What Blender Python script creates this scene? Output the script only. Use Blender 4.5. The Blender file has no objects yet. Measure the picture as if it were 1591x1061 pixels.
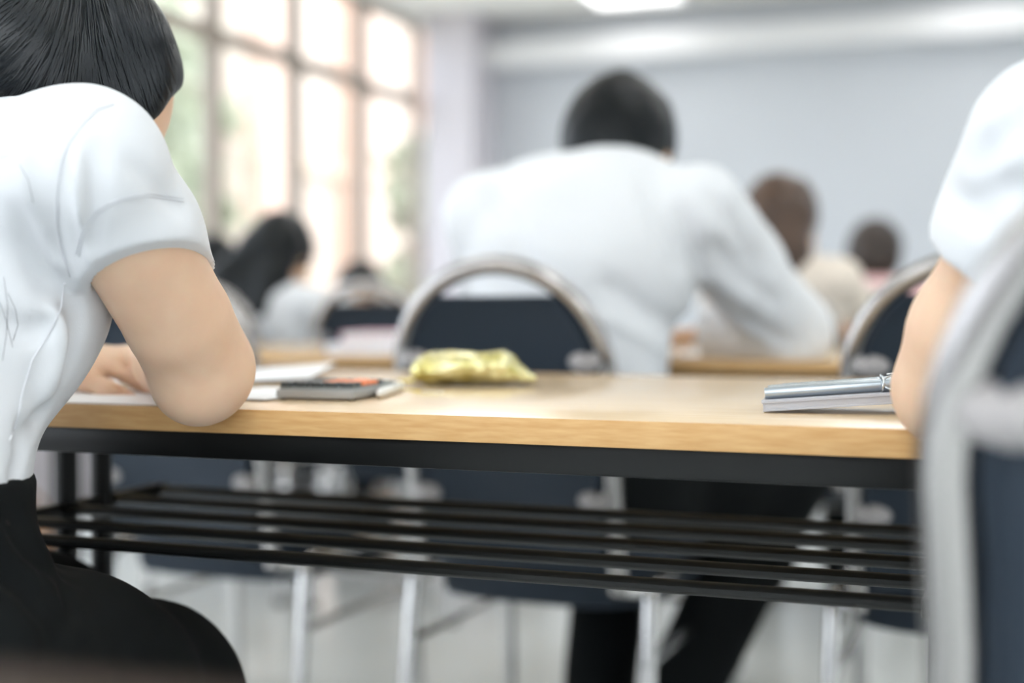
import bpy, math, random
import numpy as np
from mathutils import Vector, Matrix
from mathutils.bvhtree import BVHTree

random.seed(7); np.random.seed(7)
SC = bpy.context.scene
COL = SC.collection

# ------------------------------------------------------------------ camera
F_PX = 2100.0; CX, CY = 795.5, 530.5
YAW = math.radians(20.7); PITCH = math.atan((CY - 482) / F_PX)
CAM = Vector((0, 0, 0.839))
cd = bpy.data.cameras.new('camera'); cam = bpy.data.objects.new('camera', cd); COL.objects.link(cam)
cd.sensor_width = 36.0; cd.lens = F_PX * 36.0 / 1591.0
cam.location = CAM
cam.rotation_euler = (math.pi / 2 - PITCH, 0, YAW)
cd.clip_start = 0.05; cd.clip_end = 200
cd.dof.use_dof = True; cd.dof.focus_distance = 1.14; cd.dof.aperture_fstop = 1.9
cd.dof.aperture_blades = 0
SC.camera = cam

# ------------------------------------------------------------------ colour, exposure
vs = SC.view_settings
SC.display_settings.display_device = 'sRGB'
vs.view_transform = 'Standard'; vs.look = 'None'; vs.gamma = 1.0; vs.use_curve_mapping = False
vs.exposure = 0.16
SC.cycles.use_denoising = True
SC.cycles.max_bounces = 9; SC.cycles.diffuse_bounces = 6; SC.cycles.glossy_bounces = 4
SC.cycles.transmission_bounces = 6; SC.cycles.transparent_max_bounces = 8
SC.cycles.sample_clamp_indirect = 6.0
SC.cycles.caustics_reflective = False; SC.cycles.caustics_refractive = False

# ------------------------------------------------------------------ sky and sun
world = bpy.data.worlds.new('daylight'); SC.world = world; world.use_nodes = True
bg = world.node_tree.nodes['Background']
bg.inputs['Color'].default_value = (0.84, 0.92, 1.0, 1); bg.inputs['Strength'].default_value = 4.0
sl = bpy.data.lights.new('sun', 'SUN'); sl.energy = 2.6; sl.angle = math.radians(3); sl.color = (1.0, 0.95, 0.88)
sun = bpy.data.objects.new('sun', sl); COL.objects.link(sun)
sun.rotation_euler = (math.radians(38), 0, math.radians(62))
LAMP_W = 1.0          # watts of each ceiling light
# daylight portal: the window opening on the left wall
# ------------------------------------------------------------------ view maths: a pixel at a distance -> a point of the room
_R = cam.rotation_euler.to_matrix()
def W(px, py, d):
    v = _R @ Vector(((px - CX) / F_PX, -(py - CY) / F_PX, -1.0))
    return CAM + v * d
def on_z(px, py, z):
    v = _R @ Vector(((px - CX) / F_PX, -(py - CY) / F_PX, -1.0))
    return CAM + v * ((z - CAM.z) / v.z)

# ------------------------------------------------------------------ materials
def rgb(r, g, b):
    f = lambda c: (c / 255 / 12.92) if c / 255 <= 0.04045 else ((c / 255 + 0.055) / 1.055) ** 2.4
    return (f(r), f(g), f(b), 1)
def mat(name, col, rough=0.5, metal=0.0, spec=0.5, var=0.0, vscale=8.0, stretch=(1, 1, 1), bump=0.0, bscale=60.0,
        bstretch=(1, 1, 1), bdist=0.002, coat=0.0, sheen=0.0, sss=0.0, trans=0.0, ior=1.45, col2=None, detail=4.0, alpha=1.0):
    m = bpy.data.materials.new(name); m.use_nodes = True
    nt = m.node_tree; N = nt.nodes; L = nt.links; b = N['Principled BSDF']
    c = col if len(col) == 4 else (*col, 1)
    b.inputs['Base Color'].default_value = c
    b.inputs['Roughness'].default_value = rough; b.inputs['Metallic'].default_value = metal
    b.inputs['Specular IOR Level'].default_value = spec
    b.inputs['Coat Weight'].default_value = coat; b.inputs['Coat Roughness'].default_value = 0.08
    b.inputs['Sheen Weight'].default_value = sheen
    b.inputs['Transmission Weight'].default_value = trans; b.inputs['IOR'].default_value = ior
    b.inputs['Alpha'].default_value = alpha
    if sss:
        b.inputs['Subsurface Weight'].default_value = sss
        b.inputs['Subsurface Radius'].default_value = (1.0, 0.35, 0.2); b.inputs['Subsurface Scale'].default_value = 0.008
    tc = N.new('ShaderNodeTexCoord')
    def coords(st):
        mp = N.new('ShaderNodeMapping'); mp.inputs['Scale'].default_value = st
        L.new(tc.outputs['Object'], mp.inputs['Vector']); return mp.outputs['Vector']
    if var or col2:
        n = N.new('ShaderNodeTexNoise'); n.inputs['Scale'].default_value = vscale; n.inputs['Detail'].default_value = detail
        L.new(coords(stretch), n.inputs['Vector'])
        r = N.new('ShaderNodeValToRGB'); r.color_ramp.elements[0].position = 0.32; r.color_ramp.elements[1].position = 0.68
        c2 = col2 if col2 else tuple(x * (1 - var) for x in c[:3]) + (1,)
        r.color_ramp.elements[0].color = c2; r.color_ramp.elements[1].color = c
        L.new(n.outputs['Fac'], r.inputs['Fac']); L.new(r.outputs['Color'], b.inputs['Base Color'])
    if bump:
        n2 = N.new('ShaderNodeTexNoise'); n2.inputs['Scale'].default_value = bscale; n2.inputs['Detail'].default_value = 3
        L.new(coords(bstretch), n2.inputs['Vector'])
        bp = N.new('ShaderNodeBump'); bp.inputs['Strength'].default_value = bump; bp.inputs['Distance'].default_value = bdist
        L.new(n2.outputs['Fac'], bp.inputs['Height']); L.new(bp.outputs['Normal'], b.inputs['Normal'])
    return m
def emit(name, col, s):
    m = bpy.data.materials.new(name); m.use_nodes = True; nt = m.node_tree
    b = nt.nodes['Principled BSDF']; b.inputs['Emission Color'].default_value = (*col, 1); b.inputs['Emission Strength'].default_value = s
    return m

M = {}
M['shirt'] = mat('white_cotton', (0.685, 0.70, 0.73), 0.85, spec=0.2, sheen=0.15, bump=0.25, bscale=900, bdist=0.0004)
M['stitch'] = mat('stitching', (0.66, 0.67, 0.70), 0.9, spec=0.1)
M['skin'] = mat('skin', (0.72, 0.50, 0.35), 0.5, spec=0.3, sss=0.25, col2=(0.69, 0.455, 0.315, 1), vscale=35, bump=0.15, bscale=420, bdist=0.0005)
M['nail'] = mat('nail', (0.75, 0.46, 0.38), 0.25)
M['hair'] = mat('black_hair', (0.0045, 0.006, 0.0075), 0.42, spec=0.22, bump=0.6, bscale=160, bstretch=(1, 0.25, 0.15), bdist=0.002)
M['strand'] = mat('hair_strand', (0.008, 0.011, 0.015), 0.38, spec=0.5)
M['hair_brown'] = mat('brown_hair', (0.085, 0.045, 0.026), 0.45, spec=0.5, col2=(0.022, 0.013, 0.010, 1), vscale=14, stretch=(1, 1, 0.2), bump=0.5, bscale=120, bstretch=(1, 1, 0.1))
M['hair_dark'] = mat('dark_brown_hair', (0.030, 0.020, 0.016), 0.5, bump=0.5, bscale=120, bstretch=(1, 1, 0.1))
M['trouser'] = mat('black_cloth', (0.0055, 0.0068, 0.0072), 0.85, spec=0.12, sheen=0.0, bump=0.2, bscale=700, bdist=0.0005)
M['belt'] = mat('belt_leather', (0.006, 0.0045, 0.004), 0.5, spec=0.2)
M['buckle'] = mat('buckle_metal', (0.6, 0.58, 0.5), 0.25, 1.0)
M['pink'] = mat('pink_cotton', (0.78, 0.50, 0.50), 0.85)
M['beige'] = mat('beige_cotton', (0.74, 0.66, 0.58), 0.85)
M['shoe'] = mat('shoe_leather', (0.015, 0.014, 0.013), 0.35)
M['wood'] = mat('beech_laminate', rgb(226, 200, 164), 0.22, spec=0.55, col2=rgb(220, 192, 153), vscale=7, stretch=(0.8, 12, 12), coat=0.25)
M['edge'] = mat('beech_edge', rgb(206, 166, 114), 0.45, spec=0.4, col2=rgb(192, 148, 94), vscale=60, stretch=(0.5, 6, 4), bump=0.1, bscale=120, bstretch=(0.1, 1, 1), detail=8)
M['dark_wood'] = mat('brown_laminate', (0.060, 0.036, 0.024), 0.5, spec=0.2, var=.2, vscale=8, stretch=(.8, 10, 10))
M['black_metal'] = mat('black_enamel', (0.004, 0.0045, 0.0045), 0.34, spec=0.3)
M['chrome'] = mat('chrome', (0.56, 0.55, 0.545), 0.17, 1.0)
M['chrome_soft'] = mat('worn_chrome', (0.35, 0.335, 0.33), 0.20, 1.0)
M['navy'] = mat('navy_vinyl', (0.011, 0.019, 0.031), 0.6, spec=0.35, bump=0.15, bscale=400)
M['bracket'] = mat('grey_bracket', (0.32, 0.30, 0.30), 0.4)
M['rubber'] = mat('rubber', (0.02, 0.02, 0.02), 0.7)
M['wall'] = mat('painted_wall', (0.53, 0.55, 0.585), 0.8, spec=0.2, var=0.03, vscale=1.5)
M['wall_pale'] = mat('pale_wall', (0.84, 0.85, 0.86), 0.8, spec=0.2, var=0.02, vscale=1.5)  # unseen back and side walls, made paler to bounce light onto the backs
M['wall_lilac'] = mat('lilac_wall', (0.60, 0.57, 0.61), 0.8, spec=0.2, var=0.03, vscale=1.5)
M['beam'] = mat('beam_paint', (0.68, 0.68, 0.69), 0.8, spec=0.2)
M['ceil'] = mat('ceiling_paint', (0.90, 0.885, 0.85), 0.9, spec=0.1, var=0.02)
M['floor'] = mat('floor_tile', (0.86, 0.90, 0.90), 0.16, spec=0.5, var=0.06, vscale=2.5)
M['frame'] = mat('window_frame_metal', (0.30, 0.255, 0.22), 0.5, 0.1)
M['glass'] = mat('clear_glass', (1, 1, 1), 0.0, trans=1.0, ior=1.01, spec=0.0)
_m = M['glass']; _N = _m.node_tree.nodes; _L = _m.node_tree.links
_t = _N.new('ShaderNodeBsdfTransparent'); _g = _N.new('ShaderNodeBsdfGlossy'); _x = _N.new('ShaderNodeMixShader')
_g.inputs['Roughness'].default_value = 0.02; _x.inputs[0].default_value = 0.05
_L.new(_t.outputs[0], _x.inputs[1]); _L.new(_g.outputs[0], _x.inputs[2]); _L.new(_x.outputs[0], _N['Material Output'].inputs['Surface'])
M['paper'] = mat('paper', (0.84, 0.85, 0.87), 0.9, spec=0.1)
M['calc'] = mat('calculator_grey', (0.34, 0.35, 0.35), 0.35)
M['calc_face'] = mat('calculator_face', (0.21, 0.235, 0.24), 0.4)
M['key'] = mat('dark_key', (0.035, 0.045, 0.05), 0.4)
M['key_orange'] = mat('orange_key', (0.85, 0.25, 0.10), 0.4)
M['white_plastic'] = mat('white_plastic', (0.78, 0.78, 0.76), 0.3)
M['black_plastic'] = mat('black_plastic', (0.012, 0.013, 0.015), 0.3)
M['silver'] = mat('silver_barrel', (0.40, 0.45, 0.50), 0.28, 0.75)
M['silver2'] = mat('pale_barrel', (0.55, 0.60, 0.64), 0.22, 0.6)
M['clear'] = mat('clear_plastic', (0.62, 0.66, 0.76), 0.10, alpha=0.35, coat=0.5)
M['clear_edge'] = mat('frosted_plastic', (0.62, 0.65, 0.73), 0.18, alpha=0.55, coat=0.4)
M['bag'] = mat('dark_bag', (0.03, 0.03, 0.035), 0.7)
M['peach'] = mat('peach_render', (0.60, 0.43, 0.35), 0.9, spec=0.1)
M['cream'] = mat('cream_render', (0.60, 0.50, 0.43), 0.9, spec=0.1)
M['tan'] = mat('tan_render', (0.62, 0.50, 0.40), 0.9, spec=0.1)
M['leaf'] = mat('leaf', (0.38, 0.41, 0.29), 0.6, col2=(0.24, 0.27, 0.18, 1), vscale=3)
M['leaf2'] = mat('pale_leaf', (0.48, 0.50, 0.38), 0.6, col2=(0.34, 0.37, 0.27, 1), vscale=3)
M['bark'] = mat('bark', (0.16, 0.11, 0.08), 0.9)
M['ground'] = mat('outside_ground', (0.45, 0.44, 0.38), 0.95)
M['diff'] = emit('lit_diffuser', (1.0, 0.99, 0.97), 2.4)
M['foil'] = mat('gold_foil', (0.90, 0.86, 0.52), 0.08, 0.9, col2=(0.40, 0.33, 0.04, 1), vscale=45, bump=1.0, bscale=95, bdist=0.007)  # pale and olive mottle stands in for highlights and reflections on the foil
M['yellow'] = mat('yellow_film', (0.80, 0.60, 0.05), 0.3, coat=0.3)
M['book_pink'] = mat('pink_cover', (0.70, 0.42, 0.52), 0.6)
M['book_blue'] = mat('blue_cover', (0.38, 0.48, 0.70), 0.6)
M['brown_bag'] = mat('brown_leather', (0.30, 0.16, 0.08), 0.6)
for k in ('leaf', 'leaf2'):
    M[k].node_tree.nodes['Principled BSDF'].inputs['Transmission Weight'].default_value = 0.0

# ------------------------------------------------------------------ mesh helpers
class MB:
    def __init__(s): s.v = []; s.f = []
    def add(s, vs_, fs):
        o = len(s.v); s.v += [Vector(v) for v in vs_]; s.f += [tuple(i + o for i in f) for f in fs]; return s
    def box(s, c, sz, rot=None, bev=0.0):
        x, y, z = sz[0] / 2, sz[1] / 2, sz[2] / 2; c = Vector(c)
        b = min(bev, x * .49, y * .49, z * .49)
        if b <= 0:
            vs_ = [(i * x, j * y, k * z) for i in (-1, 1) for j in (-1, 1) for k in (-1, 1)]
            fs = [(0, 1, 3, 2), (4, 6, 7, 5), (0, 4, 5, 1), (2, 3, 7, 6), (0, 2, 6, 4), (1, 5, 7, 3)]
        else:
            import bmesh
            bm = bmesh.new(); bmesh.ops.create_cube(bm, size=1)
            for v in bm.verts: v.co = Vector((v.co.x * 2 * x, v.co.y * 2 * y, v.co.z * 2 * z))
            bmesh.ops.bevel(bm, geom=bm.edges[:], offset=b, segments=2, affect='EDGES', profile=0.6)
            vs_ = [v.co.copy() for v in bm.verts]; bm.verts.index_update()
            fs = [tuple(v.index for v in f.verts) for f in bm.faces]; bm.free()
        R = rot if rot is not None else Matrix.Identity(3)
        return s.add([c + R @ Vector(v) for v in vs_], fs)
    def tube(s, pts, r, n=10, ry=None, ref=None, closed=False, cap=True):
        pts = [Vector(p) for p in pts]; m = len(pts)
        rs = r if hasattr(r, '__len__') else [r] * m
        vs_ = []; fs = []; prev = None
        for i, p in enumerate(pts):
            if closed: t = pts[(i + 1) % m] - pts[i - 1]
            else: t = pts[min(i + 1, m - 1)] - pts[max(i - 1, 0)]
            t.normalize()
            if ref is not None: a = Vector(ref); a = (a - t * a.dot(t))
            elif prev is None:
                a = Vector((0, 0, 1)) if abs(t.z) < 0.9 else Vector((1, 0, 0)); a = a - t * a.dot(t)
            else: a = prev - t * prev.dot(t)
            a.normalize(); prev = a; b = t.cross(a)
            k = (ry / (r if not hasattr(r, '__len__') else rs[0])) if ry else 1
            for j in range(n):
                th = 2 * math.pi * j / n
                vs_.append(p + a * (math.cos(th) * rs[i]) + b * (math.sin(th) * rs[i] * k))
        for i in range(m if closed else m - 1):
            for j in range(n):
                a0 = i * n + j; a1 = i * n + (j + 1) % n; b0 = ((i + 1) % m) * n + j; b1 = ((i + 1) % m) * n + (j + 1) % n
                fs.append((a0, a1, b1, b0))
        if cap and not closed:
            fs.append(tuple(reversed(range(n)))); fs.append(tuple((m - 1) * n + j for j in range(n)))
        return s.add(vs_, fs)
    def sphere(s, c, r, n=12, m=8):
        r = r if hasattr(r, '__len__') else (r, r, r)
        vs_ = []; fs = []
        for i in range(m + 1):
            ph = math.pi * i / m
            for j in range(n):
                th = 2 * math.pi * j / n
                vs_.append(Vector(c) + Vector((r[0] * math.sin(ph) * math.cos(th), r[1] * math.sin(ph) * math.sin(th), r[2] * math.cos(ph))))
        for i in range(m):
            for j in range(n):
                fs.append((i * n + j, (i + 1) * n + j, (i + 1) * n + (j + 1) % n, i * n + (j + 1) % n))
        return s.add(vs_, fs)
    def build(s, name, m, parent=None, smooth=True, off=None):
        return mesh_obj(name, [tuple(v) for v in s.v], s.f, m, parent, smooth, off)
def mesh_obj(name, verts, faces, m, parent=None, smooth=True, off=None):
    """verts in world coordinates; stored relative to the thing they belong to."""
    me = bpy.data.meshes.new(name)
    o_ = Vector((0, 0, 0)) if off is None else Vector(off)
    if isinstance(verts, np.ndarray):
        verts = (verts - np.array(o_)).tolist(); faces = faces.tolist()
    elif off is not None:
        verts = [tuple(Vector(v) - o_) for v in verts]
    me.from_pydata(verts, [], faces); me.update()
    if m is not None: me.materials.append(m)
    if smooth:
        me.polygons.foreach_set('use_smooth', [True] * len(me.polygons))
        try: me.set_sharp_from_angle(angle=math.radians(40))
        except Exception: pass
    ob = bpy.data.objects.new(name, me); COL.objects.link(ob)
    if parent is not None: ob.parent = parent
    return ob
def tag(o, label, cat, group=None):
    o['label'] = label; o['category'] = cat
    if group: o['group'] = group
    return o
def thing(name, label, cat, loc=(0, 0, 0), rz=0.0, group=None):
    o = bpy.data.objects.new(name, None); COL.objects.link(o); o.empty_display_size = 0.05
    o.location = loc; o.rotation_euler = (0, 0, rz)
    return tag(o, label, cat, group)
def struct(o): o['kind'] = 'structure'; return o
def dup(root, loc, rz, label, group=None):
    def cp(o, par):
        c = o.copy(); COL.objects.link(c); c.parent = par
        for ch in [x for x in bpy.data.objects if x.parent == o]: cp(ch, c)
        return c
    r = cp(root, None); r.location = loc; r.rotation_euler = (0, 0, rz); r['label'] = label
    if group: r['group'] = group
    return r
def arc_pts(c, r, a0, a1, n, u, v):
    return [Vector(c) + Vector(u) * (r * math.cos(a0 + (a1 - a0) * i / n)) + Vector(v) * (r * math.sin(a0 + (a1 - a0) * i / n)) for i in range(n + 1)]

# ------------------------------------------------------------------ distance-field modelling (for bodies and cloth)
def vec(p): return np.array([p[0], p[1], p[2]], dtype=np.float32)
def smin(a, b, k):
    h = np.maximum(k - np.abs(a - b), 0) / k
    return np.minimum(a, b) - h * h * k * 0.25
class Field:
    def __init__(s, lo, hi, h):
        s.lo = np.array(lo, dtype=np.float32); s.h = h
        s.n = np.ceil((np.array(hi) - s.lo) / h).astype(int) + 1
        s.F = np.full(s.n, 0.25, dtype=np.float32)
        s.ax = [s.lo[i] + h * np.arange(s.n[i], dtype=np.float32) for i in range(3)]
    def sub(s, lo, hi):
        sl = []
        for i in range(3):
            a = int(max(0, math.floor((lo[i] - s.lo[i]) / s.h))); b = int(min(s.n[i], math.ceil((hi[i] - s.lo[i]) / s.h) + 1))
            if b <= a: return None, None
            sl.append(slice(a, b))
        g = (s.ax[0][sl[0]][:, None, None], s.ax[1][sl[1]][None, :, None], s.ax[2][sl[2]][None, None, :])
        return tuple(sl), g
    def _put(s, sl, d, k, op):
        if op == 'add': s.F[sl] = smin(s.F[sl], d, k) if k > 0 else np.minimum(s.F[sl], d)
        elif op == 'cut': s.F[sl] = -smin(-s.F[sl], d, max(k, 1e-4))
    def cone(s, a, b, ra, rb, k=0.02, op='add', pad=0.07):
        a, b = vec(a), vec(b); R = max(ra, rb) + pad
        sl, g = s.sub(np.minimum(a, b) - R, np.maximum(a, b) + R)
        if sl is None: return s
        ab = b - a; L2 = max(float(ab @ ab), 1e-9)
        x, y, z = g[0] - a[0], g[1] - a[1], g[2] - a[2]
        t = np.clip((x * ab[0] + y * ab[1] + z * ab[2]) / L2, 0, 1)
        d = np.sqrt((x - t * ab[0]) ** 2 + (y - t * ab[1]) ** 2 + (z - t * ab[2]) ** 2) - (ra + (rb - ra) * t)
        s._put(sl, d, k, op); return s
    def chain(s, pts, rs, k=0.02, op='add'):
        for i in range(len(pts) - 1): s.cone(pts[i], pts[i + 1], rs[i], rs[i + 1], k, op)
        return s
    def ocone(s, a, b, A, B, side, k=0.03, op='add', pad=0.07):
        """flattened cone: A, B = (side radius, depth radius)"""
        a, b = vec(a), vec(b); R = max(*A, *B) + pad
        sl, g = s.sub(np.minimum(a, b) - R, np.maximum(a, b) + R)
        if sl is None: return s
        ab = b - a; L = float(np.linalg.norm(ab)); w = ab / max(L, 1e-6)
        u = vec(side); u = u - w * float(u @ w); u /= np.linalg.norm(u); v = np.cross(w, u)
        x, y, z = g[0] - a[0], g[1] - a[1], g[2] - a[2]
        pw = x * w[0] + y * w[1] + z * w[2]; t = np.clip(pw / max(L, 1e-6), 0, 1); pw = pw - t * L
        pu = x * u[0] + y * u[1] + z * u[2]; pv = x * v[0] + y * v[1] + z * v[2]
        ru = A[0] + (B[0] - A[0]) * t; rv = A[1] + (B[1] - A[1]) * t; rw = np.minimum(ru, rv)
        k0 = np.sqrt((pu / ru) ** 2 + (pv / rv) ** 2 + (pw / rw) ** 2) + 1e-6
        k1 = np.sqrt((pu / ru ** 2) ** 2 + (pv / rv ** 2) ** 2 + (pw / rw ** 2) ** 2) + 1e-6
        s._put(sl, k0 * (k0 - 1) / k1, k, op); return s
    def ell(s, c, r, R=None, k=0.02, op='add', pad=0.06):
        c = vec(c); m = max(r) + pad; sl, g = s.sub(c - m, c + m)
        if sl is None: return s
        R = np.eye(3) if R is None else np.array(R)     # columns = axes
        x, y, z = g[0] - c[0], g[1] - c[1], g[2] - c[2]
        q = [(x * R[0, i] + y * R[1, i] + z * R[2, i]) for i in range(3)]
        k0 = np.sqrt(sum((q[i] / r[i]) ** 2 for i in range(3))) + 1e-6
        k1 = np.sqrt(sum((q[i] / r[i] ** 2) ** 2 for i in range(3))) + 1e-6
        s._put(sl, k0 * (k0 - 1) / k1, k, op); return s
    def grid(s): return s.ax[0][:, None, None], s.ax[1][None, :, None], s.ax[2][None, None, :]
    def plane_cut(s, p, n, k=0.003, where=None, pad=0.0):
        """remove what lies on the +n side of the plane; `where` = (lo, hi) box limits the cut"""
        n = vec(n); n = n / np.linalg.norm(n); p = vec(p)
        if where: sl, g = s.sub(*where)
        else: sl, g = (slice(None),) * 3, s.grid()
        d = (g[0] - p[0]) * n[0] + (g[1] - p[1]) * n[1] + (g[2] - p[2]) * n[2]
        s.F[sl] = -smin(-s.F[sl], -d, k); return s
    def mesh(s, smooth=2):
        F = s.F; n = F.shape; S = F < 0
        C = np.zeros([i - 1 for i in n], dtype=np.uint8)
        offs = [(i, j, k) for i in (0, 1) for j in (0, 1) for k in (0, 1)]
        for o in offs: C += S[o[0]:n[0] - 1 + o[0], o[1]:n[1] - 1 + o[1], o[2]:n[2] - 1 + o[2]]
        cells = np.argwhere((C > 0) & (C < 8)); idx = np.full(C.shape, -1, dtype=np.int64)
        idx[tuple(cells.T)] = np.arange(len(cells))
        pos = np.zeros((len(cells), 3)); cnt = np.zeros(len(cells))
        for a in offs:
            for ax in range(3):
                if a[ax] == 0:
                    b = list(a); b[ax] = 1
                    va = F[cells[:, 0] + a[0], cells[:, 1] + a[1], cells[:, 2] + a[2]]; vb = F[cells[:, 0] + b[0], cells[:, 1] + b[1], cells[:, 2] + b[2]]
                    cr = (va < 0) != (vb < 0); t = np.where(cr, va / np.where(cr, va - vb, 1), 0)
                    q = np.array(a, dtype=float)[None, :].repeat(len(cells), 0); q[:, ax] += t
                    pos += q * cr[:, None]; cnt += cr
        V = s.lo + s.h * (cells + pos / cnt[:, None])
        Q = []
        for ax in range(3):
            u, v = (ax + 1) % 3, (ax + 2) % 3
            sa = [slice(0, n[i]) for i in range(3)]; sb = list(sa)
            sa[ax] = slice(0, n[ax] - 1); sb[ax] = slice(1, n[ax])
            A = S[tuple(sa)]; B = S[tuple(sb)]
            e = np.argwhere(A != B)
            e = e[(e[:, u] > 0) & (e[:, v] > 0) & (e[:, u] < n[u] - 1) & (e[:, v] < n[v] - 1)]
            inn = A[tuple(e.T)]
            du = np.zeros(3, int); du[u] = 1; dv = np.zeros(3, int); dv[v] = 1
            q = np.stack([idx[tuple((e - o).T)] for o in (0 * du, du, du + dv, dv)], 1)
            q[~inn] = q[~inn][:, ::-1]
            Q.append(q)
        Q = np.concatenate(Q); Q = Q[(Q >= 0).all(1)]
        E = np.concatenate([Q[:, [0, 1]], Q[:, [1, 2]], Q[:, [2, 3]], Q[:, [3, 0]]])
        for _ in range(smooth):
            acc = np.zeros_like(V); c = np.zeros(len(V))
            for i in range(3): acc[:, i] = np.bincount(E[:, 0], V[E[:, 1], i], len(V)) + np.bincount(E[:, 1], V[E[:, 0], i], len(V))
            c = np.bincount(E[:, 0], minlength=len(V)) + np.bincount(E[:, 1], minlength=len(V))
            V = V * 0.5 + 0.5 * acc / np.maximum(c, 1)[:, None]
        return V, Q
def snoise(g, f, seed=0):
    """smooth cloth-like noise from a few warped sines"""
    x, y, z = g; r = np.random.RandomState(seed); o = 0
    for i in range(5):
        d = r.randn(3); d /= np.linalg.norm(d); ph = r.rand(3) * 6.28; ff = f * (0.6 + 0.9 * r.rand())
        o = o + np.sin(ff * (d[0] * x + d[1] * y + d[2] * z) + ph[0] + 1.3 * np.sin(ff * 0.5 * (d[1] * x - d[2] * y + d[0] * z) + ph[1]))
    return o / 5
def nrm(v): v = Vector(v); v.normalize(); return v

# ------------------------------------------------------------------ the room
XL, XR, YB, YF, ZC = -3.8, 3.4, -5.2, 8.75, 2.84
def slab(name, x0, x1, y0, y1, z0, z1, m, parent=None, st=True):
    o = MB().box(((x0 + x1) / 2, (y0 + y1) / 2, (z0 + z1) / 2), (x1 - x0, y1 - y0, z1 - z0)).build(name, m, parent, smooth=False)
    return struct(o) if st else o
slab('floor', XL - .1, XR + .1, YB - .1, YF + .1, -0.1, 0, M['floor'])
slab('ceiling', XL - .1, XR + .1, YB - .1, YF + .1, ZC, ZC + .12, M['ceil'])
slab('wall_front', XL - .1, XR + .1, YF, YF + .15, 0, ZC, M['wall'])
slab('wall_back', XL - .1, XR + .1, YB - .15, YB, 0, ZC, M['wall_pale'])
slab('wall_right', XR, XR + .15, YB, YF, 0, ZC, M['wall_pale'])
WT, WS = 2.77, 0.42                       # window head and sill
slab('wall_left', XL - .12, XL, YB, YF, 0, WS, M['wall_lilac'])
slab('trim_1', XL - .12, XL, YB, YF, WT, ZC, M['ceil'])
slab('wall_column', XL, XL + .36, 8.37, YF, 0, ZC, M['wall_lilac'])
slab('trim_2', XL + .36, XR, 8.55, YF, 2.485, 2.645, M['beam'])
slab('baseboard_front', XL + .36, XR, 8.725, YF, 0, 0.10, M['beam'])
slab('trim_3', XL - .14, XL + .05, YB, 8.37, WS, WS + .03, M['wall_lilac'])
PW = 0.82; y = 8.37
k = 0
while y - PW > YB:
    k += 1
    y0, y1 = y - PW, y; yc = (y0 + y1) / 2
    wd = thing('window_%d' % k, 'window', 'window', (XL - .06, yc, WS)); wd['kind'] = 'structure'; del wd['category']; del wd['label']
    fr = MB(); h_ = WT - WS; t = .045; zt = 2.24 - WS
    fr.box((0, -PW / 2 + t / 2, h_ / 2), (.07, t, h_)).box((0, PW / 2 - t / 2, h_ / 2), (.07, t, h_))
    fr.box((0, 0, t / 2), (.07, PW, t)).box((0, 0, h_ - t / 2), (.07, PW, t)).box((0, 0, zt), (.075, PW, .075))
    fr.build('window_frame', M['frame'], wd, smooth=False)
    MB().box((0, 0, h_ / 2), (.006, PW - .06, h_ - .06)).build('glass_pane', M['glass'], wd, smooth=False)
    y -= PW
slab('wall_rear_corner', XL - .12, XL, YB, y, WS, WT, M['wall_lilac'])

# outside
o = struct(MB().box((-24, 12, -0.55), (40, 60, 0.1)).build('ground', M['ground'], None, False))
bd = thing('building', 'peach rendered building with tall pilasters outside the windows', 'building', (-9.5, 23, -0.5))
MB().box((-1.5, 0, 4.5), (3, 15.5, 9)).build('facade_wall', M['cream'], bd, False)
for i in range(6):
    MB().box((0.12, -7.3 + i * 2.5, 4.5), (.30, .75, 9)).build('pilaster', M['peach'], bd, False)
MB().box((0.05, 0, 3.4), (.14, 15.5, .22)).build('ledge', M['tan'], bd, False)
def tree(loc, h, cr, m, label, seed, n=1500, ls=.16):
    r = np.random.RandomState(seed); t = thing('tree', label, 'tree', loc)
    tk = MB(); tk.tube([(0, 0, 0), (.05, .03, h * .4), (-.04, .06, h * .7), (0, 0, h * .95)], [.14, .11, .07, .02], 8)
    for i in range(7):
        a = i * 2.4; z = h * (.35 + .07 * i)
        tk.tube([(0, 0, z), (math.cos(a) * cr * .4, math.sin(a) * cr * .4, z + .4), (math.cos(a) * cr * .8, math.sin(a) * cr * .8, z + .6)], [.05, .03, .01], 6)
    tk.build('trunk', M['bark'], t)
    cl = []
    for i in range(26):
        p = r.randn(3); p /= np.linalg.norm(p); p *= r.rand() ** .4
        cl.append((p[0] * cr, p[1] * cr, h * .62 + p[2] * h * .38))
    V = []; Fq = []
    for i in range(n):
        c = np.array(cl[r.randint(len(cl))]) + r.randn(3) * cr * .17
        a = r.randn(3); a /= np.linalg.norm(a); b = np.cross(a, r.randn(3)); b /= np.linalg.norm(b)
        s_ = ls * (.6 + .8 * r.rand()); o_ = len(V)
        V += [tuple(c - a * s_), tuple(c - b * s_ * .4), tuple(c + a * s_), tuple(c + b * s_ * .4)]; Fq.append((o_, o_ + 1, o_ + 2, o_ + 3))
    mesh_obj('foliage', V, Fq, m, t, False)
    return t
tree((-8.0, 10.0, -.5), 4.6, 1.15, M['leaf2'], 'pale green tree close outside the windows, nearest the desks', 1, 1500)
tree((-9.6, 13.4, -.5), 5.0, 1.05, M['leaf'], 'mid green tree outside, just before the peach building', 2, 1300)
tree((-8.0, 17.3, -.5), 4.2, .5, M['leaf2'], 'slim pale tree in front of the peach building, nearest the wall column', 4, 600)

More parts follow.
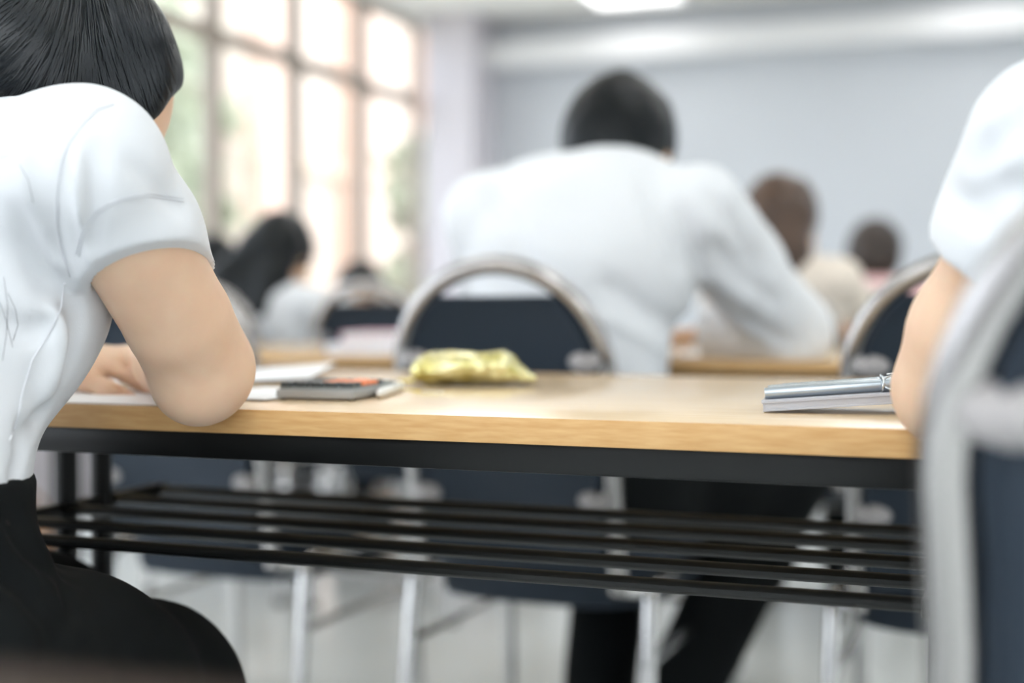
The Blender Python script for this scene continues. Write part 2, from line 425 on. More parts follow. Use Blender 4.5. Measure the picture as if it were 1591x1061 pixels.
# ceiling lights
LAMP_ROW = {7.88: 1.0, 5.4: 11.0, 2.9: 2.2, -.55: 7.0, -3.1: 46.0}   # watts by row, front lowered; unseen last row added to light the backs
def ceiling_light(x, y, label):
    t = thing('ceiling_light', label, 'ceiling light', (x, y, ZC), 0, 'recessed ceiling lights')
    f = MB()
    for sx in (-1, 1): f.box((sx * .30, 0, -.02), (.03, 1.23, .04))
    for sy in (-1, 1): f.box((0, sy * .60, -.02), (.60, .03, .04))
    f.build('housing', M['beam'], t, False)
    MB().box((0, 0, -.012), (.57, 1.17, .01)).build('diffuser', M['diff'], t, False)
    l = bpy.data.lights.new('lamp_light', 'AREA'); l.shape = 'RECTANGLE'; l.size = .56; l.size_y = 1.16
    l.energy = LAMP_W * LAMP_ROW[y]; l.color = (0.93, 0.965, 1.0)
    lo = bpy.data.objects.new('lamp_light', l); COL.objects.link(lo); lo.parent = t; lo.location = (0, 0, -.045)
    return t
ceiling_light(-2.30, 7.88, 'bright recessed ceiling light in front of the beam on the front wall')
for y_, row in ((7.88, 'over the far end of the room'), (5.4, 'over the farther desks'), (2.9, 'over the next row of desks'), (-.55, 'just behind the viewer'), (-3.1, 'added as fill at the back')):
    for x, side_ in ((-2.24, 'in the line nearest the windows'), (-.2, 'in the middle line'), (1.84, 'in the line nearest the side wall')):
        if (y_, x) != (7.88, -2.24): ceiling_light(x, y_, 'ceiling light %s %s' % (row, side_))

# ------------------------------------------------------------------ desks
TH, TD = 0.022, 0.745
def make_desk(x0, x1, y0, label, leg_x=None, top='wood', edge='edge'):
    """top from x0..x1, its near long edge at y0"""
    L = x1 - x0; t = thing('desk', label, 'desk', (x0, y0, 0), 0, 'wood-topped exam desks')
    MB().box((L / 2, TD / 2, .75 - TH / 2), (L - .004, TD - .004, TH - .0006), bev=.0012).build('desktop', M[top], t)
    e = MB(); z = .75 - TH / 2
    e.box((L / 2, .0012, z), (L, .0030, TH), bev=.0012).box((L / 2, TD - .0012, z), (L, .0030, TH), bev=.0012)
    e.box((.0012, TD / 2, z), (.0030, TD, TH), bev=.0012).box((L - .0012, TD / 2, z), (.0030, TD, TH), bev=.0012)
    e.build('edge_band', M[edge], t)
    zr = .75 - TH - .0125
    lx0 = .33 if leg_x is None else leg_x[0]; lx1 = L - .012 if leg_x is None else leg_x[1]
    a = MB()
    for yy in (.020, TD - .03): a.box(((lx0 + lx1) / 2, yy, zr), (lx1 - lx0, .022, .025), bev=.002)
    for xx in (lx0 + .011, lx1 - .011): a.box((xx, TD / 2, zr), (.022, TD - .06, .025), bev=.002)
    a.build('apron', M['black_metal'], t)
    zs = .839 - .2262
    for i in range(5):
        MB().tube([(lx0 + .012, .030 + i * .0885, zs), (lx1 - .004, .030 + i * .0885, zs)], .0062, 10, ry=.0085, ref=(0, 0, 1)).build('shelf_bar', M['black_metal'], t)
    for xx in (lx0 + .010, lx1 - .008):
        MB().box((xx, .207, zs), (.014, .385, .016), bev=.003).build('shelf_bracket', M['black_metal'], t)
        for yy in (.212, .275):
            MB().tube([(xx, yy, .012), (xx, yy, zr)], .0125, 12).build('leg', M['black_metal'], t)
        MB().tube([(xx, -.0 + .04, .022), (xx, .10, .016), (xx, .5, .016), (xx, TD - .06, .022)], .014, 10).build('foot_bar', M['black_metal'], t)
    return t
make_desk(-1.36, -.054, 1.048, 'pale beech desk with black tube shelf, its near edge in sharp focus', (.33, 1.304))
make_desk(-1.60, -.02, 2.40, 'beech desk in the next row, where the broad-shouldered man leans', (.98, 1.56))
make_desk(-3.30, -1.66, 2.42, 'beech desk by the windows, one row beyond the sharp one', (.2, 1.15))
make_desk(-3.10, -1.45, 3.76, 'beech desk two rows beyond the sharp one, near the windows', (.1, 1.62))
make_desk(-1.15, .35, 3.76, 'beech desk before the student with brown hair', (.1, 1.46))
make_desk(-3.40, -1.85, 5.12, 'farther beech desk near the windows', (.1, 1.5))
make_desk(-1.1, .4, 5.12, 'farther beech desk before the student in pink', (.1, 1.46))
make_desk(-1.34, .02, .262 - TD, 'out-of-focus brown desk edge at the very bottom, closest to the viewer', (.1, 1.25), 'dark_wood', 'dark_wood')

# ------------------------------------------------------------------ chairs: banquet chairs, round chrome back, navy pad
def make_chair(label, dz=0.0, bz=.762):
    t = thing('chair', label, 'chair', (0, 0, 0), 0, 'round-backed chrome and navy chairs')
    yb = lambda z: -.255 - .20 * (z - .45)             # the back leans to the rear
    R = .172; zc = .736 + dz
    P = [Vector((-R + .004, yb(z), z)) for z in (.40, .45, .52, .60, .68)]
    P += [Vector((R * math.cos(a), yb(zc + R * math.sin(a)), zc + R * math.sin(a))) for a in np.linspace(math.pi, 0, 29)]
    P += [Vector((R - .004, yb(z), z)) for z in (.68, .60, .52, .45, .40)]
    MB().tube(P, .0125, 14, ry=.0155, ref=(0, 1, .2)).build('back_frame', M['chrome_soft'], t)
    # back pad: flat top, arched flanks
    def pad_outline():
        r = R - .0135; o = []
        zt = .861 + dz; at = math.asin((zt - zc) / r)
        for z in (.440, .455): o.append((-r + (.02 if z < .45 else .006), z))
        for z in (.52, .58, .65, .72): o.append((-r + .003, z))
        for a in np.linspace(math.pi, math.pi - at, 9): o.append((r * math.cos(a), zc + r * math.sin(a)))
        return o + [(-x, z) for x, z in reversed(o)]
    ol = pad_outline(); n = len(ol); vs_ = []; fs = []
    cx_, cz = 0, .70
    layers = [(-.014, .93), (-.020, .97), (-.012, 1.0), (.014, 1.0), (.030, .95), (.036, .80)]
    for dy, sc_ in layers:
        for x, z in ol:
            xx = cx_ + (x - cx_) * (sc_ if sc_ >= .9 else sc_); zz = cz + (z - cz) * (sc_ if sc_ < 1 else 1)
            vs_.append((xx, yb(zz) + dy, zz))
    for li in range(len(layers) - 1):
        for i in range(n): fs.append((li * n + i, li * n + (i + 1) % n, (li + 1) * n + (i + 1) % n, (li + 1) * n + i))
    fs.append(tuple(reversed(range(n)))); fs.append(tuple((len(layers) - 1) * n + i for i in range(n)))
    mesh_obj('backrest', [Vector(v) for v in vs_], [tuple(reversed(f)) for f in fs], M['navy'], t)
    for s_ in (-1, 1):
        for z in (bz, .548):
            b = MB(); b.sphere((s_ * (R - .030), yb(z) - .012, z), (.027, .012, .016), 14, 8)
            b.sphere((s_ * (R - .030), yb(z) - .022, z), (.010, .006, .010), 10, 6)
            b.build('bracket', M['bracket'], t)
    # seat: domed cushion
    sv = []; sf = []; nu = 28
    for (z, k_) in ((.358, .88), (.364, .97), (.40, 1.0), (.44, 1.0), (.458, .965), (.468, .86), (.474, .55), (.476, .05)):
        for i in range(nu):
            th = 2 * math.pi * i / nu; c, s2 = math.cos(th), math.sin(th)
            x = .205 * k_ * math.copysign(abs(c) ** .5, c); y = .215 * k_ * math.copysign(abs(s2) ** .5, s2)
            sv.append((x * (1 + .06 * (y / .215)), y, z))
    for l in range(7):
        for i in range(nu): sf.append((l * nu + i, l * nu + (i + 1) % nu, (l + 1) * nu + (i + 1) % nu, (l + 1) * nu + i))
    sf.append(tuple(reversed(range(nu)))); sf.append(tuple(7 * nu + i for i in range(nu)))
    mesh_obj('seat', sv, sf, M['navy'], t)
    for s_ in (-1, 1):
        x = s_ * .207
        MB().tube([(x, -.205, .385), (x, -.190, .402), (x, -.165, .405), (x, .165, .405), (x, .19, .402), (x, .205, .385)], .0115, 12).build('seat_rail', M['chrome'], t)
        for (ya, yf) in ((-.205, -.262), (.205, .235)):
            lg = MB().tube([(x, ya * .98, .395), (x, ya, .385), (x + s_ * .004, (ya + yf) / 2, .2), (x + s_ * .01, yf, .012)], .0125, 12).build('leg', M['chrome'], t)
            MB().tube([(x + s_ * .010, yf, 0), (x + s_ * .010, yf, .02)], .0155, 12).build('rubber_foot', M['rubber'], lg)
        MB().tube([(x, -.232, .285), (x, .22, .285)], .0075, 10).build('stretcher', M['chrome'], t)
        # strut from back frame down to the rail
        MB().tube([(s_ * (R - .004), yb(.40), .405), (s_ * .19, -.235, .402), (x, -.19, .402)], .0105, 10).build('strut', M['chrome'], t)
    MB().tube([(-.207, .20, .30), (.207, .20, .30)], .0075, 10).build('stretcher', M['chrome'], t)
    return t
CG = 'round-backed chrome and navy chairs'
chair = make_chair('chrome-framed navy chair the broad-shouldered man sits on')
chair.location = (-.742, 2.262, 0); chair.rotation_euler = (0, 0, math.radians(-2))
near = make_chair('large blurred chair back at the right edge, closest to the viewer', .024, .792)
near.location = (.134, .985, 0); near.rotation_euler = (0, 0, math.radians(1))
dup(chair, (-.055, 2.265, 0), 0, 'chrome and navy chair partly hidden behind the forearm at the right', CG)
dup(chair, (-.86, .80, 0), 0, 'chair under the student in the left foreground, hidden by her body', CG)
dup(chair, (-1.362, 2.262, 0), math.radians(-1), 'chair beside the broad-shouldered man, its arch just past the bare upper arm', CG)
dup(chair, (-2.20, 3.60, 0), math.radians(3), 'far chair behind the black-haired woman by the windows', CG)
dup(chair, (-1.62, 3.58, 0), math.radians(-4), 'empty far chair between the black-haired woman and the man', CG)
dup(chair, (-.58, 3.60, 0), 0, 'far chair of the student with long brown hair', CG)
dup(chair, (-.50, 4.95, 0), 0, 'farthest chair at right, under the student in pink', CG)
dup(chair, (-3.25, 4.95, 0), 0, 'far chair by the windows, seen beyond the black-haired woman', CG)
dup(chair, (-2.32, 4.93, 0), 0, 'far chair of the student bent low over the desk', CG)

# ------------------------------------------------------------------ people
def hand(f, Wr, dr, nrm_, tsgn, curl=(.25, .35, .3), k=.006, sc=1.0, spread=.10, thumb=(.6, .75)):
    """palm + five fingers. dr: finger direction, nrm_: back of hand, tsgn: thumb side sign"""
    dr = nrm(dr); n = Vector(nrm_); n = nrm(n - dr * n.dot(dr)); t = nrm(dr.cross(n)) * tsgn
    Wr = Vector(Wr); e = Wr + dr * .085 * sc
    f.ocone(Wr + dr * .012, e - dr * .012, (.027 * sc, .016 * sc), (.038 * sc, .0125 * sc), t, k=.015)
    tips = []
    for i, (o, ln, r) in enumerate(((.029, .072, .0082), (.010, .081, .0085), (-.010, .075, .0082), (-.028, .060, .0072))):
        b = e + t * o * sc - dr * (.004 + .006 * (i == 3)) * sc; d = nrm(dr + t * (spread * (1.5 - i)))
        p = b; a = 0; ps = [p]
        for q, fr in enumerate((.45, .30, .25)):
            a += curl[q] * (1 + .12 * i); dd = d * math.cos(a) - n * math.sin(a); p = p + dd * ln * fr * sc; ps.append(p)
        f.chain(ps, [r * sc, r * .95 * sc, r * .88 * sc, r * .75 * sc], k=k); tips.append((ps[-1], dd, r))
    b = Wr + dr * .025 * sc + t * .022 * sc
    p1 = b + (dr * thumb[0] + t * thumb[1] - n * .15).normalized() * .045 * sc
    p2 = p1 + (dr * .9 + t * .35 - n * .15).normalized() * .032 * sc; p3 = p2 + (dr * .97 + t * .1 - n * .2).normalized() * .026 * sc
    f.chain([b, p1, p2, p3], [.014 * sc, .0105 * sc, .0098 * sc, .0082 * sc], k=.010)
    tips.append((p3, (p3 - p2).normalized(), .0085))
    return tips
def head(f, H, fw, up, s=1.0, k=.014):
    fw = nrm(fw); up = Vector(up); up = nrm(up - fw * up.dot(fw)); sd = nrm(fw.cross(up))
    H = Vector(H); R = Matrix((sd, fw, up)).transposed(); P = lambda x, y, z: H + (sd * x + fw * y + up * z) * s
    f.ell(P(0, -.008, .022), (.074 * s, .092 * s, .088 * s), R, k)
    f.ell(P(0, .030, -.035), (.057 * s, .062 * s, .068 * s), R, .03)
    f.ell(P(0, .062, -.088), (.020 * s, .018 * s, .014 * s), R, .03)            # chin
    f.chain([P(0, .090, .012), P(0, .108, -.028)], [.007 * s, .012 * s], .014)   # nose
    f.ell(P(0, .084, -.055), (.022 * s, .010 * s, .008 * s), R, .01)            # lips
    for q in (-1, 1):
        f.ell(P(q * .074, -.004, -.010), (.008 * s, .018 * s, .030 * s), R, .006)  # ear
        f.ell(P(q * .030, .094, .006), (.015 * s, .012 * s, .010 * s), R, .012, op='cut')
        f.ell(P(q * .034, .060, -.03), (.024 * s, .026 * s, .024 * s), R, .02)
    return P, R, (sd, fw, up)
def root_thing(loc, label, group=None):
    return thing('person', label, 'person', loc, 0, group)
def fbox(J, pad=.16):
    a = np.array([list(p) for p in J]); return a.min(0) - pad, a.max(0) + pad
def eyes(P, t, off):
    for q in (-1, 1):
        MB().sphere(P(q * .030, .083, .007), .0095, 10, 8).build('eye', M['white_plastic'], t, off=off)

RIDGES = []
def ridge(f, pts, amp, wid):
    """press a groove (amp>0) or raise a fold (amp<0) along a polyline of world points"""
    for a, b in zip(pts[:-1], pts[1:]):
        a_, b_ = vec(a), vec(b); m_ = wid * 3
        sl, gg = f.sub(np.minimum(a_, b_) - m_, np.maximum(a_, b_) + m_)
        if sl is None: continue
        ab = b_ - a_; L2 = float(ab @ ab)
        x, y, z = gg[0] - a_[0], gg[1] - a_[1], gg[2] - a_[2]
        t = np.clip((x * ab[0] + y * ab[1] + z * ab[2]) / L2, 0, 1)
        d2 = (x - t * ab[0]) ** 2 + (y - t * ab[1]) ** 2 + (z - t * ab[2]) ** 2
        f.F[sl] += amp * np.exp(-d2 / (wid * wid))
SURF = []
def surf_now(f):
    V, Q = f.mesh(1); return BVHTree.FromPolygons(V.tolist(), Q.tolist())
def hit(px, py, bvh, lift=0.0):
    v = (_R @ Vector(((px - CX) / F_PX, -(py - CY) / F_PX, -1.0))).normalized()
    r = bvh.ray_cast(CAM, v)
    return None if r[0] is None else r[0] - v * lift
def hits(pp, bvh, lift=0.0, sub=6):
    out = []
    for (a, b) in zip(pp[:-1], pp[1:]):
        for i in range(sub):
            q = hit(a[0] + (b[0] - a[0]) * i / sub, a[1] + (b[1] - a[1]) * i / sub, bvh, lift)
            if q is not None: out.append(q)
    q = hit(*pp[-1], bvh, lift)
    if q is not None: out.append(q)
    return out
def person(label, J, h=.008, bulk=1.0, sleeve='short', hair='short', shirt_m='shirt', hair_m='hair', seed=0, fold=.006, loc=None,
           legs=True, torso_w=1.0, group=None, hs=1.0, drape=False, creases=()):
    """J: pelvis waist chest neck head fwd up shL shR elL elR wrL wrR hdL hdR hipL hipR knL knR anL anR"""
    J = {k_: Vector(v) for k_, v in J.items()}
    B = bulk; loc = Vector((J['pelvis'].x, J['pelvis'].y, 0)) if loc is None else Vector(loc)
    t = root_thing(loc, label, group)
    side = J['shR'] - J['shL']
    pts = [J[k_] for k_ in J if k_ not in ('fwd', 'up', 'hdL', 'hdR')]
    lo, hi = fbox(pts, .19); lo[2] = max(lo[2], -.02)
    def torso(f):
        f.ocone(J['pelvis'], J['waist'], (.150 * B * torso_w, .105 * B), (.118 * B * torso_w, .088 * B), side, .04)
        f.ocone(J['waist'], J['chest'], (.118 * B * torso_w, .088 * B), (.145 * B * torso_w, .105 * B), side, .04)
        mid = (J['shL'] + J['shR']) / 2
        f.ocone(J['chest'], mid - (mid - J['chest']) * .10, (.145 * B * torso_w, .105 * B), (.125 * B, .085 * B), side, .05)
        f.cone(J['neck'] + Vector((0, 0, -.02)), J['shL'], .048 * B, .046 * B, .04); f.cone(J['neck'] + Vector((0, 0, -.02)), J['shR'], .048 * B, .046 * B, .04)
    def arms(f, a=1.0, upto=1.0):
        for s_ in 'LR':
            S, E, Wr = J['sh' + s_], J['el' + s_], J['wr' + s_]
            f.chain([S, S.lerp(E, .5), E], [.048 * B * a, .043 * B * a, .036 * B * a], .025)
            if upto > .5: f.chain([E, E.lerp(Wr, .3), Wr], [.036 * B * a, .038 * B * a, .024 * B * a], .02)
    def legsf(f, a=0.0):
        f.ocone(J['hipL'], J['hipR'], (.11 * B + a, .11 * B + a), (.11 * B + a, .11 * B + a), (0, 0, 1), .04)
        for s_ in 'LR':
            Hp, K, A = J['hip' + s_], J['kn' + s_], J['an' + s_]
            f.chain([Hp, Hp.lerp(K, .5), K], [.092 * B + a, .076 * B + a, .058 * B + a], .04)
            f.chain([K, K.lerp(A, .3), A], [.058 * B + a, .058 * B + a, (.036 if a < 0 else .046) * B + a], .03)
    f = Field(lo, hi, h); torso(f)
    if creases: arms(f)
    f.F += .010 if creases else .003
    if not creases: arms(f)
    legsf(f, -.004)
    f.cone(J['neck'], J['head'] + nrm(J['fwd']) * -.01, .052 * B, .050 * B, .03)
    P, R, ax = head(f, J['head'], J['fwd'], J['up'], hs)
    for s_, sg in (('L', 1), ('R', -1)):
        hand(f, J['wr' + s_], J['hd' + s_], (0, 0, 1), sg)
    V, Q = f.mesh(1); mesh_obj('body', V, Q, M['skin'], t, off=loc); eyes(P, t, loc)
    # shirt
    f = Field(lo, hi, h); torso(f)
    long_ = sleeve == 'long'
    arms(f, 1.0, 1.0 if long_ else 0.0)
    g = f.grid(); f.F -= (.013 if long_ else .010)
    f.F += fold * snoise(g, 38, seed)
    if long_:
        f2 = Field(lo, hi, h)
        for s_ in 'LR': f2.chain([J['sh' + s_], J['el' + s_], J['el' + s_].lerp(J['wr' + s_], .8)], [.066 * B, .060 * B, .046 * B], .03)
        f.F = smin(f.F, f2.F + fold * snoise(g, 55, seed + 3), .02)
    if creases:
        bm_ = surf_now(f)
        for pp, amp, wid in creases:
            q = hits(pp, bm_)
            if len(q) > 1: ridge(f, q, amp, wid)
    up_ = (J['neck'] - J['chest']).normalized()
    f.plane_cut(J['neck'] + up_ * .03, up_, where=(np.array(J['neck']) - .09, np.array(J['neck']) + .12))
    f.cone(J['neck'], J['neck'] + up_ * .1, .052, .052, .003, op='cut')
    wd = (J['waist'] - J['pelvis']).normalized(); f.plane_cut(J['pelvis'] + wd * .03, -wd)
    for s_ in 'LR':
        S, E, Wr = J['sh' + s_], J['el' + s_], J['wr' + s_]
        if long_:
            d = (Wr - E).normalized(); c = E.lerp(Wr, .88)
        else:
            d = (E - S).normalized(); c = S.lerp(E, .66)
        m_ = .13
        f.plane_cut(c, d, where=(np.array(c + d * .06) - m_ * .9, np.array(c + d * .06) + m_ * .9)) if False else None
        gx = (g[0] - c.x) * d.x + (g[1] - c.y) * d.y + (g[2] - c.z) * d.z
        rr = np.sqrt(np.maximum((g[0] - c.x) ** 2 + (g[1] - c.y) ** 2 + (g[2] - c.z) ** 2 - gx ** 2, 0))
        lim = .30
        cut = np.minimum(np.minimum(gx, .105 - rr + 0 * gx), lim - gx)
        f.F = np.maximum(f.F, cut)
    V, Q = f.mesh(1); mesh_obj('shirt', V, Q, M[shirt_m], t, off=loc)
    if legs:
        f = Field(lo, hi, h); legsf(f, .008)
        f.ocone(J['pelvis'], J['pelvis'].lerp(J['waist'], .5), (.155 * B * torso_w, .112 * B), (.135 * B * torso_w, .10 * B), side, .04)
        f.F += .004 * snoise(f.grid(), 30, seed + 9); f.plane_cut((0, 0, .09), (0, 0, -1))
        V, Q = f.mesh(1); mesh_obj('trousers', V, Q, M['trouser'], t, off=loc)
        for s_ in 'LR':
            A = J['an' + s_]; fd = nrm(Vector((J['kn' + s_].x - J['hip' + s_].x, J['kn' + s_].y - J['hip' + s_].y, 0)))
            f = Field(np.array(A) - .26, np.array(A) + .26, .007)
            f.chain([Vector((A.x, A.y, .05)) - fd * .03, Vector((A.x, A.y, .040)) + fd * .08, Vector((A.x, A.y, .03)) + fd * .17], [.042, .042, .030], .03)
            f.plane_cut((0, 0, .002), (0, 0, -1))
            V, Q = f.mesh(1); mesh_obj('shoe', V, Q, M['shoe'], t, off=loc)
    # hair
    sd, fw, up = ax; H = J['head']
    lo2 = np.array(H) - .30; hi2 = np.array(H) + .20
    if hair == 'long': lo2[2] -= .12
    f = Field(lo2, hi2, .006)
    f.ell(P(0, -.016, .030), (.088 * hs, .104 * hs, .096 * hs), R, .01)
    f.ell(P(0, -.052, -.012), (.080 * hs, .066 * hs, .082 * hs), R, .03)
    f.ell(P(0, .112, -.045), (.070, .085, .082), R, .02, op='cut')
    if hair == 'bob': f.ell(P(0, -.045, -.035), (.092, .070, .075), R, .03)
    if hair == 'short':
        f.ell(P(0, -.01, -.135), (.13, .16, .080), R, .02, op='cut')
    elif hair == 'long':
        if drape:
            for q in range(4): f.chain([P(-.03, -.06, -.02), J['shL'] + Vector((.07 - .02 * q, -.02, .075)), J['shL'] + Vector((-.01 - .03 * q, -.02 - .01 * q, .01 - .012 * q))], [.05, .042, .022], .03)
        dn = Vector((0, 0, -1)); bk = -fw; bk.z = 0
        for q in (-1, 0, 1):
            a = P(q * .052, -.062, -.01); mid = J['neck'] + sd * q * .05 + bk * .055 + Vector((0, 0, .02)); end = J['chest'].lerp(J['neck'], .45) + sd * q * .045 - nrm(J['fwd'] * Vector((1, 1, 0)).length if False else fw) * 0 + bk * .125
            f.chain([a, mid, end], [.050, .046, .022], .03)
    f.F += .0035 * snoise(f.grid(), 70, seed + 5)
    V, Q = f.mesh(1); mesh_obj('hair', V, Q, M[hair_m], t, off=loc)
    return t, P, ax

# --- the man in the middle
man, _, _ = person('broad-shouldered man in a white long-sleeved shirt seen from behind, leaning over his desk', dict(
    pelvis=(-.74, 2.22, .56), waist=(-.74, 2.22, .74), chest=(-.725, 2.27, .93), neck=(-.700, 2.35, 1.085), head=(-.705, 2.44, 1.128),
    fwd=(.05, .80, -.60), up=(.0, .60, .80), shL=(-.895, 2.25, 1.005), shR=(-.525, 2.30, 1.008), elL=(-.935, 2.44, .81), elR=(-.400, 2.50, .800),
    wrL=(-.83, 2.66, .79), wrR=(-.585, 2.60, .79), hdL=(.5, .8, 0), hdR=(-.7, .6, 0), hipL=(-.82, 2.24, .54), hipR=(-.66, 2.24, .54),
    knL=(-.76, 2.62, .50), knR=(-.42, 2.62, .53), anL=(-.715, 2.33, .10), anR=(-.585, 2.27, .10)),
    h=.0075, bulk=1.22, sleeve='long', hair='short', seed=3, fold=.0085, torso_w=1.05, hs=1.18,
    creases=((((1058, 330), (1082, 400), (1084, 500)), .012, .012), (((1110, 380), (1150, 430), (1205, 470)), .009, .012), (((1105, 450), (1160, 500), (1215, 530)), .008, .012),
             (((1100, 300), (1140, 350), (1170, 420)), .006, .014), (((940, 440), (1000, 480), (1070, 520)), .007, .014), (((930, 490), (990, 520), (1060, 560)), -.006, .012),
             (((760, 300), (800, 350), (820, 420)), .006, .016), (((1000, 300), (1030, 360), (1060, 420)), .005, .014)))

def student(label, x, y, hx, hy, hz, hair='short', shirt_m='shirt', hair_m='hair', seed=1, lean=.0, sleeve='short', fwd=(0, .85, -.5), bend=0.0, hs=1.1, b=.95, drape=False):
    """a seated writer: hips at x,y ; head at hx,hy,hz"""
    nz = hz - .105; nx, ny = x + (hx - x) * .85, hy - .075
    sz = nz - .045
    mx, my = (x + nx) / 2, (y + ny) / 2
    J = dict(pelvis=(x, y, .56), waist=(x + (nx - x) * .25, y + (ny - y) * .15, .56 + (sz - .56) * .38), chest=(x + (nx - x) * .7, y + (ny - y) * .55, .56 + (sz - .56) * .75),
             neck=(nx, ny, nz), head=(hx, hy, hz), fwd=fwd, up=(0, .4, .9), shL=(nx - .155, ny - .03, sz), shR=(nx + .155, ny - .03, sz),
             elL=(nx - .20, y + .24, .80), elR=(nx + .21, y + .24, .80), wrL=(nx - .06, y + .38, .785), wrR=(nx + .07, y + .38, .785), hdL=(.6, .7, 0), hdR=(-.6, .7, 0),
             hipL=(x - .08, y + .02, .54), hipR=(x + .08, y + .02, .54), knL=(x - .11, y + .40, .50), knR=(x + .11, y + .40, .50), anL=(x - .11, y + .33, .10), anR=(x + .11, y + .30, .10))
    return person(label, J, h=.011, bulk=b, sleeve=sleeve, hair=hair, shirt_m=shirt_m, hair_m=hair_m, seed=seed, fold=.004, hs=hs, drape=drape)
student('woman with long black hair over a white shirt, by the windows', -2.12, 3.56, -2.14, 3.66, 1.005, 'long', seed=11, fwd=(.1, .8, -.5), drape=True)
student('student with long brown hair and a pale top, past the man\'s right shoulder', -.58, 3.56, -.60, 3.64, 1.065, 'long', 'beige', 'hair_brown', seed=12, fwd=(.2, .9, -.3))
student('far student with dark hair and a pink top, at the right', -.50, 4.92, -.50, 5.02, 1.03, 'bob', 'pink', 'hair_dark', seed=13, fwd=(0, .9, -.4))
student('far student whose black head shows just past the white sleeve hem', -3.27, 4.92, -3.27, 5.02, 1.03, 'short', seed=14)
student('far student in white bent very low over the desk', -2.50, 4.90, -2.66, 5.20, .915, 'short', seed=15, fwd=(0, .6, -.8))

# ------------------------------------------------------------------ the student in the left foreground
G1 = Vector((-.84, .80, 0))
g1 = root_thing(G1, 'student in a white short-sleeved shirt in the left foreground, elbow on the desk edge')
S1 = W(138, 258, 1.045); E1 = W(316, 580, 1.195); WR1 = Vector((-.885, 1.235, .785))
SL1 = Vector((-.985, .93, .945)); EL1 = Vector((-1.20, 1.08, .785)); WL1 = W(74, 548, 1.47)
N1 = Vector((-.845, .925, .985)); HC1 = W(102, 156, 1.225); C1 = Vector((-.852, .912, .856)); WA1 = Vector((-.870, .825, .715)); PE1 = Vector((-.836, .775, .56))
side1 = SL1 - S1
FW1 = Vector((.10, .62, -.75)); UP1 = Vector((0, .72, .66))
lo, hi = np.array([-1.42, .50, -.01]), np.array([-.42, 1.55, 1.30])
HIP_R, KN_R, AN_R = Vector((-.750, .775, .540)), W(222, 1095, 1.30), Vector((-.67, 1.00, .10))
HIP_L, KN_L, AN_L = Vector((-.925, .785, .535)), Vector((-1.02, 1.20, .475)), Vector((-.96, 1.10, .10))
def torso1(f, a=0.0):
    f.ocone(PE1, WA1, (.150 + a, .112 + a), (.118 + a, .092 + a), side1, .04)
    f.ocone(WA1, C1, (.116 + a, .090 + a), (.119 + a, .093 + a), side1, .04)
    f.ocone(C1, C1.lerp((S1 + SL1) / 2, .8), (.119 + a, .093 + a), (.115 + a, .064 + a), side1, .05)
    f.cone(N1 + Vector((0, -.01, -.035)), S1, .050 + a, .048 + a, .04); f.cone(N1 + Vector((0, -.01, -.035)), SL1, .050 + a, .048 + a, .04)
f = Field(lo, hi, .0042)
torso1(f)
f.chain([S1, S1.lerp(E1, .35) + Vector((.003, 0, 0)), S1.lerp(E1, .72) + Vector((.003, .001, .001)), E1 + Vector((-.002, 0, .006))], [.0460, .0458, .0455, .0460], .004)
f.ell(W(303, 612, 1.185), (.026, .024, .022), None, .025)
f.chain([E1, E1.lerp(WR1, .25), E1.lerp(WR1, .7), WR1], [.036, .0350, .028, .0235], .02)
f.chain([SL1, EL1, EL1.lerp(WL1, .3), WL1], [.044, .036, .036, .024], .02)
f.cone(N1, HC1 + Vector((0, -.01, -.03)), .050, .048, .03)
P1, R1, AX1 = head(f, HC1, FW1, UP1, 1.10)
for (a_, b_, c_) in ((HIP_R, KN_R, AN_R), (HIP_L, KN_L, AN_L)):
    f.chain([a_, a_.lerp(b_, .5), b_, b_.lerp(c_, .3), c_], [.090, .075, .056, .050, .034], .03)
hand(f, WR1, (-.35, .93, -.05), (.1, 0, 1), -1, curl=(.6, .7, .5))
tips = hand(f, WL1, (.93, .30, -.13), (0, -.25, 1), 1, curl=(.22, .30, .25), sc=1.03, thumb=(.75, .55))
V, Q = f.mesh(2); body1 = mesh_obj('body', V, Q, M['skin'], g1, off=G1); eyes(P1, g1, G1)
for (p, d, r) in tips:
    nb = MB().sphere((0, 0, 0), (.0055, .0075, .0018), 10, 6); q_ = Vector((0, 1, 0)).rotation_difference(d)
    nb.v = [q_ @ v + p + Vector((0, -.001, r * .62)) for v in nb.v]
    nb.build('fingernail', M['nail'], g1, off=G1)
# shirt
lo_s, hi_s = np.array([-1.34, .60, .62]), np.array([-.50, 1.22, 1.13])
f = Field(lo_s, hi_s, .0026)
torso1(f, .0)
g = f.grid(); f.F -= .012
SLV = [S1 + Vector((-.012, 0, .000)), S1.lerp(E1, .30), S1.lerp(E1, .70)]; SLR = [.056, .0560, .0525]
f.chain(SLV, SLR, .022)
f.chain([SL1, SL1.lerp(EL1, .62)], [.056, .056], .022)
# the blouse hangs over the waistband
f.ocone(WA1 + Vector((.004, .0, .02)), WA1 + Vector((.006, .0, -.026)), (.128, .104), (.124, .100), side1, .03)
